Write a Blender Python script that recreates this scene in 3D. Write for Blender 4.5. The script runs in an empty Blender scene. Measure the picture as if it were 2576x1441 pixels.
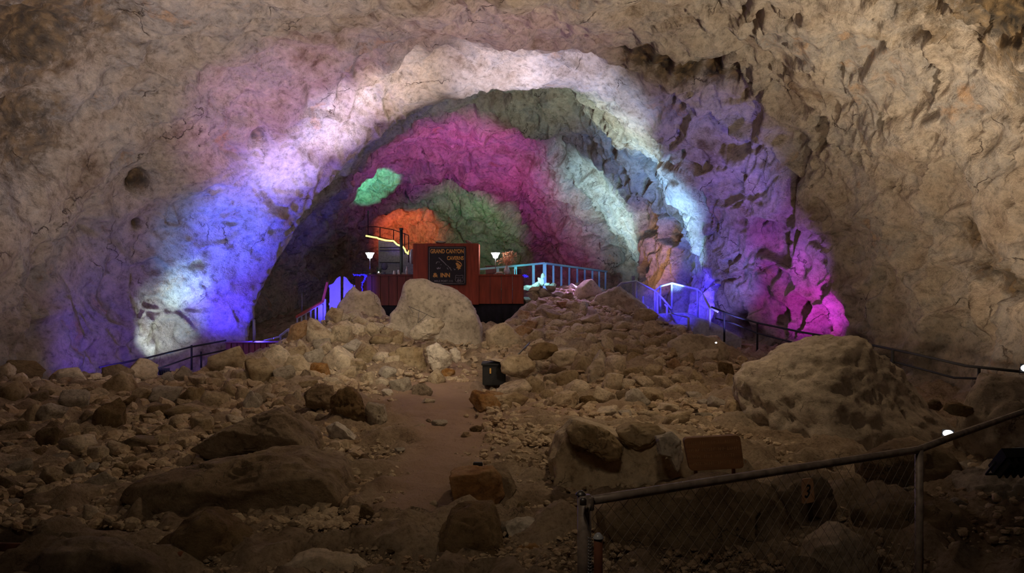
import bpy, bmesh, math, random
import numpy as np
from mathutils import Vector, Matrix, noise

# ------------------------------------------------------------------ scene, camera, exposure
scn = bpy.context.scene
COL = scn.collection
scn.view_settings.view_transform = 'Standard'
scn.view_settings.look = 'None'
scn.view_settings.exposure = 0.0
scn.view_settings.gamma = 1.0
scn.view_settings.use_curve_mapping = False

W, H, F = 2576.0, 1441.0, 2231.0
CX, CY = W / 2, H / 2
cam = bpy.data.cameras.new('camera')
cam.sensor_fit = 'HORIZONTAL'
cam.sensor_width = 36.0
cam.lens = 36.0 * F / W
cam.clip_start = 0.05
cam.clip_end = 300
camo = bpy.data.objects.new('camera', cam)
camo.rotation_euler = (math.pi / 2, 0, 0)
COL.objects.link(camo)
scn.camera = camo

world = bpy.data.worlds.new('world')
scn.world = world
world.use_nodes = True
world.node_tree.nodes['Background'].inputs[0].default_value = (0.5, 0.45, 0.5, 1)
world.node_tree.nodes['Background'].inputs[1].default_value = 0.0


def P(px, py, Y):
    """photo pixel at distance Y (metres ahead of the camera) -> point"""
    return Vector(((px - CX) / F * Y, Y, (CY - py) / F * Y))


def spot(name, pos, target, color, watts, angle=60, blend=0.8, size=0.12):
    l = bpy.data.lights.new(name, 'SPOT')
    l.color = color
    l.energy = watts
    l.spot_size = math.radians(angle)
    l.spot_blend = blend
    l.shadow_soft_size = size
    o = bpy.data.objects.new(name, l)
    o.location = pos
    d = Vector(target) - Vector(pos)
    o.rotation_euler = d.to_track_quat('-Z', 'Y').to_euler()
    COL.objects.link(o)
    return o


def point(name, pos, color, watts, size=0.1):
    l = bpy.data.lights.new(name, 'POINT')
    l.color = color
    l.energy = watts
    l.shadow_soft_size = size
    o = bpy.data.objects.new(name, l)
    o.location = pos
    COL.objects.link(o)
    return o


BLUE = (0.055, 0.035, 1.0)
VIOLET = (0.32, 0.16, 1.0)
LAV = (0.62, 0.55, 1.0)
ICE = (0.45, 0.75, 1.0)
WHITE = (0.95, 0.95, 1.0)
WARM = (1.0, 0.80, 0.58)
AMBER = (1.0, 0.50, 0.20)
MAG = (0.95, 0.13, 0.82)
PINK = (1.0, 0.12, 0.45)
GREEN = (0.10, 1.0, 0.35)
ORANGE = (1.0, 0.18, 0.03)

# ---- the cavern's floodlights and added fill lamps (name, where, aimed at, colour, watts, cone, blend)
#@LIGHTS
# warm lights of the near hall; the hill and hall ones are added fill
spot('right_flood', (7.9, 13.2, -1.0), P(1950, -20, 17), (1.0, 0.84, 0.64), 3900, 105, 1.0, 0.2)
spot('right_flood', (5.0, 15.2, -1.2), P(2400, 480, 18), (1.0, 0.78, 0.54), 1300, 90, 1.0, 0.2)
spot('left_flood', (-6.5, 12.5, -0.6), P(300, 20, 19), (0.98, 0.84, 0.84), 2500, 100, 1.0, 0.2)
spot('left_flood', (-5.5, 15.5, -1.0), P(60, 520, 20), (0.95, 0.80, 0.76), 260, 90, 1.0, 0.2)
spot('mid_flood', (-0.5, 15.5, -1.4), P(1000, -150, 19), (1.0, 0.78, 0.74), 1300, 90, 1.0, 0.2)
spot('hill_fill', (2.6, 2.0, 3.4), P(1010, 860, 22), (1.0, 0.86, 0.64), 3400, 18, 1.0, 0.3)  # added unseen lamp above the camera, brightens the hill from the front
spot('hill_fill', (-3.0, 15.0, 4.8), P(980, 880, 21), (1.0, 0.84, 0.60), 700, 70, 1.0, 0.2)
spot('hall_fill', (2.5, 13.0, 4.9), P(1300, 1050, 14), (1.0, 0.76, 0.48), 520, 120, 1.0, 0.15)  # added overhead lamp standing in for light bounced off the ceiling
spot('hall_fill', (0.0, 0.0, 4.0), P(1150, 1000, 17), (1.0, 0.76, 0.50), 300, 60, 1.0, 0.4)  # added camera-side fill for the foreground and the wooden sign
spot('hall_fill', (-1.0, 0.3, 3.4), (1.5, 6.5, -2.2), (1.0, 0.80, 0.60), 75, 120, 1.0, 0.3)  # added weak fill so the foreground fence pipe shows
# left wall
spot('white_flood', P(400, 935, 23.3), P(408, 850, 24.5), (0.70, 0.94, 1.0), 330, 56, 0.7, 0.05)
spot('white_flood', P(400, 925, 22.6), P(455, 745, 25.0), (0.45, 0.80, 1.0), 1300, 26, 1.0)
spot('ice_flood', P(400, 920, 22.6), P(520, 620, 25.2), (0.10, 0.34, 1.0), 900, 50, 1.0)
spot('blue_flood', P(545, 900, 24.45), P(610, 690, 26.4), BLUE, 1500, 90, 1.0)
spot('blue_flood', P(465, 900, 23.7), P(640, 530, 25.8), (0.06, 0.06, 1.0), 2300, 52, 1.0)
spot('blue_flood', P(200, 930, 19.6), P(360, 830, 23.6), (0.14, 0.06, 1.0), 420, 90, 1.0)
spot('arch_flood', P(935, 735, 23.6), P(735, 430, 25.4), (0.46, 0.44, 1.0), 3600, 32, 1.0)
spot('arch_flood', P(820, 790, 23.4), P(620, 520, 25.4), (0.16, 0.20, 1.0), 1300, 34, 1.0)
spot('arch_flood', P(935, 735, 23.6), P(860, 340, 25.4), (0.74, 0.68, 1.0), 4200, 30, 1.0)
spot('arch_flood', P(1100, 680, 23.6), P(1010, 250, 25.4), (1.0, 0.86, 0.82), 2600, 34, 1.0)
spot('arch_flood', P(1250, 720, 24.6), P(1250, 180, 26.0), (0.80, 0.76, 1.0), 4200, 34, 1.0)
spot('arch_flood', P(1350, 720, 25.0), P(1420, 190, 26.4), (0.66, 0.66, 1.0), 3600, 34, 1.0)
spot('arch_flood', P(1450, 700, 25.6), P(1560, 260, 27.2), (0.55, 0.66, 1.0), 2200, 32, 1.0)
spot('violet_flood', P(760, 840, 21.0), P(720, 330, 24.2), (0.72, 0.36, 0.90), 2200, 60, 1.0)
spot('violet_flood', P(1300, 800, 20.0), P(1250, 90, 23), (0.80, 0.42, 0.85), 900, 60, 1.0)
# right wall
spot('magenta_flood', P(2085, 890, 22.6), P(2055, 800, 24.3), (0.80, 0.06, 1.0), 620, 56, 1.0)
spot('magenta_flood', P(2060, 880, 22.2), P(1960, 580, 25.6), (0.42, 0.14, 1.0), 800, 44, 1.0)
spot('blue_flood', P(1880, 850, 23.0), P(1820, 430, 25.6), (0.26, 0.22, 1.0), 1500, 46, 1.0)
spot('blue_flood', P(1850, 840, 24.4), P(1790, 640, 28.2), (0.22, 0.20, 1.0), 900, 60, 1.0)
spot('ice_flood', P(1640, 690, 26.6), P(1690, 460, 29), (0.26, 0.54, 1.0), 2300, 60, 1.0)
spot('ice_flood', P(1540, 660, 27.2), P(1560, 300, 29), (0.62, 0.86, 0.80), 1900, 54, 1.0)
spot('ice_flood', P(1690, 740, 27.6), P(1700, 590, 29.6), (0.30, 0.62, 1.0), 900, 74, 1.0)
spot('amber_flood', P(1625, 745, 29.6), P(1640, 650, 32.5), (1.0, 0.48, 0.22), 500, 56, 1.0)
spot('blue_flood', P(1745, 775, 27.8), P(1750, 735, 29.5), BLUE, 600, 110, 0.9)
spot('blue_flood', P(1640, 640, 25.8), P(1700, 760, 27.8), BLUE, 900, 60, 0.9)
# back chamber
spot('magenta_flood', P(1190, 640, 31.5), P(1160, 430, 37), MAG, 2400, 76, 1.0)
spot('magenta_flood', P(1290, 680, 33), P(1350, 560, 41), (1.0, 0.08, 0.55), 900, 60, 1.0)
spot('sea_flood', P(1420, 650, 30.0), P(1300, 290, 32), (0.55, 0.85, 0.70), 460, 60, 1.0)
spot('sea_flood', P(1400, 660, 33.0), P(1515, 540, 35.5), (0.45, 0.80, 0.95), 2200, 84, 1.0)
spot('green_flood', P(1010, 600, 35), P(940, 465, 41), (0.08, 1.0, 0.5), 3600, 22, 0.35)
spot('green_flood', P(1180, 640, 39), P(1180, 560, 46), (0.06, 1.0, 0.22), 900, 60, 1.0)
spot('orange_flood', P(1035, 620, 44.5), P(1025, 585, 48.3), (1.0, 0.14, 0.02), 1500, 56, 1.0)
spot('blue_flood', P(800, 800, 25.6), P(835, 745, 28.6), BLUE, 2000, 36, 0.8)
spot('blue_flood', P(650, 835, 25.6), P(665, 860, 25.1), BLUE, 160, 120, 0.8)
spot('blue_flood', P(770, 850, 24.6), P(775, 800, 27.0), BLUE, 700, 60, 0.8)
spot('blue_flood', P(1400, 715, 31.6), P(1430, 690, 35), (0.2, 0.3, 1.0), 120, 120, 0.8)
spot('ice_flood', P(1346, 690, 29.9), P(1350, 720, 30.7), (0.25, 0.80, 1.0), 110, 90, 0.8)
spot('ice_flood', P(1300, 700, 31.8), P(1340, 690, 32.6), (0.10, 0.75, 0.9), 60, 120, 0.8)
spot('blue_flood', P(1480, 700, 29.4), P(1430, 780, 27.8), (0.55, 0.30, 1.0), 300, 150, 1.0)
spot('violet_flood', P(1440, 560, 29.5), P(1430, 790, 27.4), (0.70, 0.40, 1.0), 500, 60, 1.0)
#@END

# ------------------------------------------------------------------ materials
def newmat(name):
    m = bpy.data.materials.new(name)
    m.use_nodes = True
    nt = m.node_tree
    b = nt.nodes['Principled BSDF']
    return m, nt, b


def N(nt, t, **kw):
    n = nt.nodes.new(t)
    for k, v in kw.items():
        setattr(n, k, v)
    return n


def ramp(nt, src, stops):
    r = N(nt, 'ShaderNodeValToRGB')
    e = r.color_ramp.elements
    while len(e) < len(stops):
        e.new(0.5)
    for i, (p, c) in enumerate(stops):
        e[i].position = p
        e[i].color = (*c, 1) if len(c) == 3 else c
    nt.links.new(src, r.inputs[0])
    return r


def rock_mat(name, cols, scale=1.0, bump=0.6, rough=0.9, stain_shade=None, rnd=0.0, bdist=0.05, fine=1.0):
    m, nt, b = newmat(name)
    L = nt.links.new
    tc = N(nt, 'ShaderNodeTexCoord')
    if rnd > 0:
        oi = N(nt, 'ShaderNodeObjectInfo')
        ad = N(nt, 'ShaderNodeVectorMath', operation='ADD')
        sc = N(nt, 'ShaderNodeVectorMath', operation='SCALE')
        cmb = N(nt, 'ShaderNodeCombineXYZ')
        L(oi.outputs['Random'], cmb.inputs[0]); L(oi.outputs['Random'], cmb.inputs[1])
        L(cmb.outputs[0], sc.inputs[0]); sc.inputs['Scale'].default_value = 40
        L(tc.outputs['Object'], ad.inputs[0]); L(sc.outputs[0], ad.inputs[1])
        vec = ad.outputs[0]
    else:
        vec = tc.outputs['Object']
    n1 = N(nt, 'ShaderNodeTexNoise'); n1.inputs['Scale'].default_value = 0.7 * scale
    n1.inputs['Detail'].default_value = 8; n1.inputs['Roughness'].default_value = 0.65
    n1.inputs['Distortion'].default_value = 0.2
    L(vec, n1.inputs['Vector'])
    k = len(cols)
    r1 = ramp(nt, n1.outputs[0], [(0.30 + 0.40 * i / (k - 1), c) for i, c in enumerate(cols)])
    n2 = N(nt, 'ShaderNodeTexNoise'); n2.inputs['Scale'].default_value = 9 * scale * fine
    n2.inputs['Detail'].default_value = 8; n2.inputs['Roughness'].default_value = 0.75
    L(vec, n2.inputs['Vector'])
    r2 = ramp(nt, n2.outputs[0], [(0.34, (0.30, 0.26, 0.22)), (0.47, (0.88, 0.85, 0.82)), (0.62, (1.2, 1.17, 1.15))])
    mx = N(nt, 'ShaderNodeMixRGB', blend_type='MULTIPLY'); mx.inputs[0].default_value = 0.72
    L(r1.outputs[0], mx.inputs[1]); L(r2.outputs[0], mx.inputs[2])
    out = mx.outputs[0]
    # cracks
    vo = N(nt, 'ShaderNodeTexVoronoi', feature='DISTANCE_TO_EDGE'); vo.inputs['Scale'].default_value = 1.1 * scale
    nv = N(nt, 'ShaderNodeTexNoise'); nv.inputs['Scale'].default_value = 2.0 * scale; nv.inputs['Detail'].default_value = 5
    L(vec, nv.inputs['Vector'])
    mv = N(nt, 'ShaderNodeMixRGB'); mv.inputs[0].default_value = 0.45
    L(vec, mv.inputs[1]); L(nv.outputs['Color'], mv.inputs[2])
    L(mv.outputs[0], vo.inputs['Vector'])
    rc = ramp(nt, vo.outputs['Distance'], [(0.0, (0, 0, 0)), (0.012, (1, 1, 1))])
    nm = N(nt, 'ShaderNodeTexNoise'); nm.inputs['Scale'].default_value = 0.9 * scale
    L(vec, nm.inputs['Vector'])
    rm = ramp(nt, nm.outputs[0], [(0.36, (0, 0, 0)), (0.44, (1, 1, 1))])
    crk = N(nt, 'ShaderNodeMath', operation='MAXIMUM')
    L(rc.outputs[0], crk.inputs[0]); L(rm.outputs[0], crk.inputs[1])
    mc = N(nt, 'ShaderNodeMixRGB'); L(crk.outputs[0], mc.inputs[0])
    mc.inputs[1].default_value = (0.16, 0.12, 0.10, 1); L(out, mc.inputs[2])
    out = mc.outputs[0]
    if stain_shade:
        at = N(nt, 'ShaderNodeAttribute', attribute_name='stain_shade')
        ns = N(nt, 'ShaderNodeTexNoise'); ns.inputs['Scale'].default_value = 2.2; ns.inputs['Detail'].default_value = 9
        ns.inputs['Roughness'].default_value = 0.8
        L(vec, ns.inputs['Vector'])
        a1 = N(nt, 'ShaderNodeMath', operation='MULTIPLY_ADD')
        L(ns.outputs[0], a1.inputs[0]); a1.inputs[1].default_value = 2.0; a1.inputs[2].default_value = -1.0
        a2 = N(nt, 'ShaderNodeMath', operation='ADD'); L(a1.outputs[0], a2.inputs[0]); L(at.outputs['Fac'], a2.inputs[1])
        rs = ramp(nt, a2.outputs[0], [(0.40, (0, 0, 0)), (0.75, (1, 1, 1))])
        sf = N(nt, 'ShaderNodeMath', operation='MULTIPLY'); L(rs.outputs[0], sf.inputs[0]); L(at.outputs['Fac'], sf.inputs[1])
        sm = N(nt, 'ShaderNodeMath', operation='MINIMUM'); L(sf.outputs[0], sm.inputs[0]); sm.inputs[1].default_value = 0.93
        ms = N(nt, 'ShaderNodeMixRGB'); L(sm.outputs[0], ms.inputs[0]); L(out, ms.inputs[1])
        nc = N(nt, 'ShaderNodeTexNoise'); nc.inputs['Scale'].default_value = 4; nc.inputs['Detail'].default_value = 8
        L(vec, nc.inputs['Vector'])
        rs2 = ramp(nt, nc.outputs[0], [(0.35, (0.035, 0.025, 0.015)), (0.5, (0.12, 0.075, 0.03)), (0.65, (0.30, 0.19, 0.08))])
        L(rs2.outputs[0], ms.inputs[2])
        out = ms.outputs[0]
    if rnd > 0:
        hs = N(nt, 'ShaderNodeHueSaturation')
        mr = N(nt, 'ShaderNodeMapRange'); L(oi.outputs['Random'], mr.inputs[0])
        mr.inputs[3].default_value = 1 - rnd; mr.inputs[4].default_value = 1 + rnd
        L(mr.outputs[0], hs.inputs['Value']); 
        mr2 = N(nt, 'ShaderNodeMapRange'); L(oi.outputs['Random'], mr2.inputs[0])
        mr2.inputs[3].default_value = 1.2; mr2.inputs[4].default_value = 0.8
        L(mr2.outputs[0], hs.inputs['Saturation'])
        L(out, hs.inputs['Color']); out = hs.outputs[0]
    L(out, b.inputs['Base Color'])
    b.inputs['Roughness'].default_value = rough
    b.inputs['Specular IOR Level'].default_value = 0.2
    # bump
    bh = N(nt, 'ShaderNodeMath', operation='MULTIPLY_ADD')
    L(n2.outputs[0], bh.inputs[0]); bh.inputs[1].default_value = 0.5
    n3 = N(nt, 'ShaderNodeTexNoise'); n3.inputs['Scale'].default_value = 3.2 * scale; n3.inputs['Detail'].default_value = 10
    n3.inputs['Roughness'].default_value = 0.72; n3.inputs['Distortion'].default_value = 0.15
    L(vec, n3.inputs['Vector']); L(n3.outputs[0], bh.inputs[2])
    bh2 = N(nt, 'ShaderNodeMath', operation='MULTIPLY_ADD'); L(crk.outputs[0], bh2.inputs[0]); bh2.inputs[1].default_value = 0.35
    L(bh.outputs[0], bh2.inputs[2])
    bp = N(nt, 'ShaderNodeBump'); bp.inputs['Strength'].default_value = bump; bp.inputs['Distance'].default_value = bdist
    L(bh2.outputs[0], bp.inputs['Height']); L(bp.outputs[0], b.inputs['Normal'])
    return m


def plain(name, col, rough=0.6, metal=0.0, emit=None, es=0.0, var=0.25, scale=12, grain=None, trans=0.0):
    m, nt, b = newmat(name)
    L = nt.links.new
    tc = N(nt, 'ShaderNodeTexCoord')
    n1 = N(nt, 'ShaderNodeTexNoise'); n1.inputs['Scale'].default_value = scale; n1.inputs['Detail'].default_value = 5
    if grain:
        mp = N(nt, 'ShaderNodeMapping'); mp.inputs['Scale'].default_value = grain
        L(tc.outputs['Object'], mp.inputs[0]); L(mp.outputs[0], n1.inputs['Vector'])
    else:
        L(tc.outputs['Object'], n1.inputs['Vector'])
    lo = tuple(c * (1 - var) for c in col); hi = tuple(min(1, c * (1 + var)) for c in col)
    r = ramp(nt, n1.outputs[0], [(0.3, lo), (0.7, hi)])
    L(r.outputs[0], b.inputs['Base Color'])
    b.inputs['Roughness'].default_value = rough
    b.inputs['Metallic'].default_value = metal
    if emit:
        b.inputs['Emission Color'].default_value = (*emit, 1)
        b.inputs['Emission Strength'].default_value = es
    if trans:
        b.inputs['Transmission Weight'].default_value = trans
    bp = N(nt, 'ShaderNodeBump'); bp.inputs['Strength'].default_value = 0.2; bp.inputs['Distance'].default_value = 0.01
    L(n1.outputs[0], bp.inputs['Height']); L(bp.outputs[0], b.inputs['Normal'])
    return m


M = {}
M['cave'] = rock_mat('cave_limestone', [(0.30, 0.21, 0.14), (0.55, 0.45, 0.35), (0.66, 0.57, 0.47), (0.50, 0.46, 0.42), (0.62, 0.42, 0.27)], 1.0, 1.0, stain_shade=True, bdist=0.20, fine=0.65)
M['ground'] = rock_mat('cave_dirt', [(0.20, 0.14, 0.09), (0.36, 0.27, 0.19), (0.46, 0.36, 0.26), (0.36, 0.29, 0.22)], 2.4, 1.0, bdist=0.05)
M['tan'] = rock_mat('tan_stone', [(0.26, 0.18, 0.11), (0.46, 0.36, 0.24), (0.56, 0.46, 0.33), (0.40, 0.33, 0.25)], 2.2, 0.8, rnd=0.28, bdist=0.04, fine=0.45)
M['brown'] = rock_mat('brown_stone', [(0.18, 0.12, 0.07), (0.34, 0.24, 0.15), (0.44, 0.33, 0.21), (0.30, 0.22, 0.15)], 2.0, 1.0, rnd=0.15, bdist=0.10, fine=0.45)
M['orange'] = rock_mat('rusty_stone', [(0.16, 0.08, 0.04), (0.36, 0.19, 0.08), (0.44, 0.28, 0.15), (0.30, 0.20, 0.12)], 2.4, 0.9, rnd=0.1, bdist=0.04, fine=0.45)
M['pale'] = rock_mat('pale_stone', [(0.38, 0.30, 0.22), (0.56, 0.48, 0.38), (0.68, 0.60, 0.50), (0.5, 0.42, 0.33)], 2.2, 0.8, rnd=0.15, bdist=0.04, fine=0.45)
M['grey'] = rock_mat('grey_stone', [(0.25, 0.21, 0.17), (0.40, 0.35, 0.29), (0.48, 0.43, 0.36), (0.33, 0.28, 0.23)], 2.2, 0.8, rnd=0.2, bdist=0.04, fine=0.45)
M['bould'] = rock_mat('smooth_boulder', [(0.30, 0.24, 0.18), (0.46, 0.38, 0.29), (0.55, 0.46, 0.36), (0.42, 0.36, 0.29)], 1.8, 1.0, rnd=0.06, bdist=0.04, fine=0.45)
M['redwood'] = plain('red_stained_wood', (0.33, 0.055, 0.022), 0.6, var=0.3, scale=6, grain=(2, 2, 0.25))
M['darkred'] = plain('dark_red_wood', (0.16, 0.03, 0.02), 0.6, var=0.3, scale=6, grain=(2, 2, 0.25))
M['black'] = plain('black_metal', (0.010, 0.009, 0.010), 0.7, 0.0)
M['cloth'] = plain('black_cloth', (0.012, 0.011, 0.016), 0.95)
M['signblack'] = plain('black_sign_panel', (0.012, 0.010, 0.016), 0.5)
M['gold'] = plain('gold_lettering', (0.80, 0.42, 0.10), 0.5)
M['signgrey'] = plain('grey_sign_line', (0.30, 0.28, 0.30), 0.5)
M['white'] = plain('white_paint', (0.26, 0.26, 0.30), 0.5, var=0.06)
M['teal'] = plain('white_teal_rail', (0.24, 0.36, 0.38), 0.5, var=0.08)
M['steel'] = plain('dull_steel', (0.20, 0.19, 0.18), 0.45, 0.8)
M['pipe'] = plain('weathered_steel_pipe', (0.34, 0.27, 0.22), 0.5, 0.1, var=0.4, scale=30)
M['brightpipe'] = plain('galvanised_steel_pipe', (0.42, 0.42, 0.45), 0.35, 0.8)
M['wire'] = plain('fence_wire', (0.16, 0.12, 0.09), 0.6, 0.1)
M['bluewire'] = plain('galvanised_wire', (0.40, 0.40, 0.48), 0.5, 0.0)
M['rust'] = plain('rusty_pipe', (0.20, 0.07, 0.035), 0.8, var=0.4, scale=10)
M['signwood'] = plain('carved_wood', (0.26, 0.12, 0.05), 0.7, var=0.25, scale=5, grain=(0.6, 3, 6))
M['carve'] = plain('carved_letters', (0.40, 0.22, 0.11), 0.8)
M['tag'] = plain('orange_tag', (0.45, 0.25, 0.14), 0.7)
M['ramp'] = plain('grey_walkway', (0.30, 0.30, 0.33), 0.8)
M['lampshade'] = plain('lit_lamp_shade', (0.9, 0.9, 0.9), 0.5, emit=(0.93, 0.96, 1.0), es=6.0)
M['rope'] = plain('lit_rope_light', (0.9, 0.9, 0.3), 0.5, emit=(1.0, 0.9, 0.18), es=2.2)
M['flood'] = plain('lit_flood_lens', (0.9, 0.9, 0.9), 0.3, emit=(0.95, 0.97, 1.0), es=14.0)
M['bulb'] = plain('lit_bulb', (0.9, 0.9, 0.9), 0.3, emit=(1.0, 1.0, 1.0), es=5.0)
M['dried'] = plain('dried_flowers', (0.75, 0.42, 0.26), 0.9)
M['vase'] = plain('grey_glazed_vase', (0.55, 0.58, 0.60), 0.2)
M['plastic'] = plain('lilac_plastic_cup', (0.62, 0.56, 0.62), 0.4)
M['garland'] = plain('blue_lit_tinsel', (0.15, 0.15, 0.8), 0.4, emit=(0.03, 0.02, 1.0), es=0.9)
M['leaf'] = plain('dark_leaf', (0.05, 0.09, 0.04), 0.7)
M['dark'] = plain('dark_upholstery', (0.05, 0.035, 0.06), 0.85)


def add_path_colour(m):
    nt = m.node_tree; b = nt.nodes['Principled BSDF']; L = nt.links.new
    src = b.inputs['Base Color'].links[0].from_socket
    at = N(nt, 'ShaderNodeAttribute', attribute_name='trodden')
    n = N(nt, 'ShaderNodeTexNoise'); n.inputs['Scale'].default_value = 3.0; n.inputs['Detail'].default_value = 6
    r = ramp(nt, n.outputs[0], [(0.3, (0.38, 0.25, 0.18)), (0.7, (0.54, 0.38, 0.29))])
    mx = N(nt, 'ShaderNodeMixRGB'); L(at.outputs['Fac'], mx.inputs[0]); L(src, mx.inputs[1]); L(r.outputs[0], mx.inputs[2])
    L(mx.outputs[0], b.inputs['Base Color'])


add_path_colour(M['ground'])


# ------------------------------------------------------------------ building helpers
def tag(o, label=None, cat=None, group=None, kind=None):
    if label: o['label'] = label
    if cat: o['category'] = cat
    if group: o['group'] = group
    if kind: o['kind'] = kind
    return o


def empty(name, loc, label, cat, group=None):
    o = bpy.data.objects.new(name, None)
    o.empty_display_size = 0.1
    o.location = loc
    COL.objects.link(o)
    return tag(o, label, cat, group)


class MB:
    def __init__(s):
        s.v = []; s.f = []; s.smooth = []

    def add(s, vs, fs, smooth=False):
        o = len(s.v)
        s.v += [tuple(v) for v in vs]
        s.f += [tuple(i + o for i in f) for f in fs]
        s.smooth += [smooth] * len(fs)
        return s

    def box(s, lo, hi, bev=0.0, rotz=0.0, piv=None):
        bm = bmesh.new()
        bmesh.ops.create_cube(bm, size=1.0)
        c = (Vector(lo) + Vector(hi)) / 2; d = Vector(hi) - Vector(lo)
        for v in bm.verts:
            v.co = Vector((v.co.x * d.x, v.co.y * d.y, v.co.z * d.z)) + c
        if bev > 0:
            bmesh.ops.bevel(bm, geom=list(bm.edges), offset=min(bev, min(abs(d.x), abs(d.y), abs(d.z)) * 0.45), segments=2, affect='EDGES')
        if rotz:
            bmesh.ops.rotate(bm, verts=bm.verts, cent=piv or c, matrix=Matrix.Rotation(rotz, 3, 'Z'))
        s.bm(bm)
        return s

    def bm(s, bm, smooth=False):
        bm.verts.ensure_lookup_table()
        for i, v in enumerate(bm.verts): v.index = i
        s.add([v.co[:] for v in bm.verts], [[v.index for v in f.verts] for f in bm.faces], smooth)
        bm.free()

    def tube(s, pts, r, n=8, caps=True, smooth=True):
        pts = [Vector(p) for p in pts]
        rs = r if isinstance(r, (list, tuple)) else [r] * len(pts)
        vs = []; fs = []
        prev = None
        for i, p in enumerate(pts):
            if i == 0: t = pts[1] - p
            elif i == len(pts) - 1: t = p - pts[-2]
            else: t = (pts[i + 1] - p).normalized() + (p - pts[i - 1]).normalized()
            t.normalize()
            a = Vector((0, 0, 1)) if abs(t.z) < 0.9 else Vector((1, 0, 0))
            if prev is not None: a = prev
            u = t.cross(a).normalized(); w = u.cross(t).normalized()
            prev = w
            for k in range(n):
                an = 2 * math.pi * k / n
                vs.append(p + (u * math.cos(an) + w * math.sin(an)) * rs[i])
        for i in range(len(pts) - 1):
            for k in range(n):
                fs.append((i * n + k, i * n + (k + 1) % n, (i + 1) * n + (k + 1) % n, (i + 1) * n + k))
        if caps:
            fs.append(tuple(range(n - 1, -1, -1))); fs.append(tuple((len(pts) - 1) * n + k for k in range(n)))
        return s.add(vs, fs, smooth)

    def lathe(s, c, prof, n=20, axis='Z'):
        vs = []; fs = []
        for (r, z) in prof:
            for k in range(n):
                a = 2 * math.pi * k / n
                if axis == 'Z': vs.append((c[0] + r * math.cos(a), c[1] + r * math.sin(a), c[2] + z))
                elif axis == 'X': vs.append((c[0] + z, c[1] + r * math.cos(a), c[2] + r * math.sin(a)))
                else: vs.append((c[0] + r * math.cos(a), c[1] + z, c[2] + r * math.sin(a)))
        m = len(prof)
        for i in range(m - 1):
            for k in range(n):
                fs.append((i * n + k, i * n + (k + 1) % n, (i + 1) * n + (k + 1) % n, (i + 1) * n + k))
        fs.append(tuple(range(n - 1, -1, -1))); fs.append(tuple((m - 1) * n + k for k in range(n)))
        return s.add(vs, fs, True)

    def prism(s, poly, y0, y1):
        """poly = list of (x,z), extruded from y0 to y1"""
        n = len(poly)
        vs = [(x, y0, z) for x, z in poly] + [(x, y1, z) for x, z in poly]
        fs = [tuple(range(n)), tuple(range(2 * n - 1, n - 1, -1))]
        for i in range(n):
            j = (i + 1) % n
            fs.append((i, i + n, j + n, j))
        return s.add(vs, fs, False)

    def build(s, name, mat, parent=None, label=None):
        me = bpy.data.meshes.new(name)
        off = Vector(parent.matrix_basis.translation) if parent is not None else Vector((0, 0, 0))
        if parent is not None and parent.parent is not None:
            off = off + Vector(parent.parent.matrix_basis.translation)
        if parent is None:
            a = np.array(s.v); off = Vector(((a[:, 0].min() + a[:, 0].max()) / 2, (a[:, 1].min() + a[:, 1].max()) / 2, a[:, 2].min()))
        me.from_pydata([tuple(Vector(v) - off) for v in s.v], [], s.f)
        me.polygons.foreach_set('use_smooth', s.smooth)
        me.update()
        bm = bmesh.new(); bm.from_mesh(me)
        bmesh.ops.recalc_face_normals(bm, faces=bm.faces); bm.to_mesh(me); bm.free()
        me.materials.append(mat)
        o = bpy.data.objects.new(name, me)
        if parent is not None: o.parent = parent
        else: o.location = off
        COL.objects.link(o)
        if label: o['label'] = label
        return o


# ------------------------------------------------------------------ ground: thin-plate surface through surveyed points
GP = [  # (px, py, Y)
    (-200, 1441, 7.0), (300, 1441, 7.0), (900, 1441, 7.0), (1300, 1441, 6.8), (1700, 1441, 6.4), (2150, 1441, 6.4), (2600, 1400, 6.2),
    (0, 1250, 9.4), (500, 1250, 9.4), (1000, 1250, 9.0), (1400, 1260, 9.0), (1800, 1260, 8.6), (2200, 1240, 8.8), (2560, 1200, 9.0),
    (0, 1120, 12), (500, 1110, 12.3), (1000, 1110, 12.0), (1300, 1110, 11.8), (1700, 1100, 11.6), (2050, 1150, 11.2), (2250, 1195, 10.8), (2450, 1190, 10.6),
    (0, 1030, 14.6), (350, 1030, 15), (700, 1030, 15), (1050, 1030, 15.2), (1350, 1040, 14.4), (1700, 1040, 14.4), (2000, 1040, 14.0),
    (0, 955, 17.5), (250, 950, 18), (450, 955, 18.5), (600, 935, 19), (800, 950, 18.5), (1100, 985, 18), (1230, 985, 18.5), (1500, 980, 17.5), (1750, 960, 18), (1860, 985, 18),
    (700, 880, 21.5), (850, 870, 22), (1000, 880, 22), (1300, 900, 21.5), (1500, 890, 21), (1700, 885, 21.5), (1820, 900, 21.5),
    (800, 815, 24.5), (900, 790, 25), (1300, 825, 25), (1450, 820, 25), (1600, 815, 25),
    (1340, 760, 27.8), (1450, 748, 28.2), (1560, 760, 28),
]
gx = []; gz = []
for px, py, Y in GP:
    p = P(px, py, Y); gx.append((p.x, p.y)); gz.append(p.z)
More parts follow.
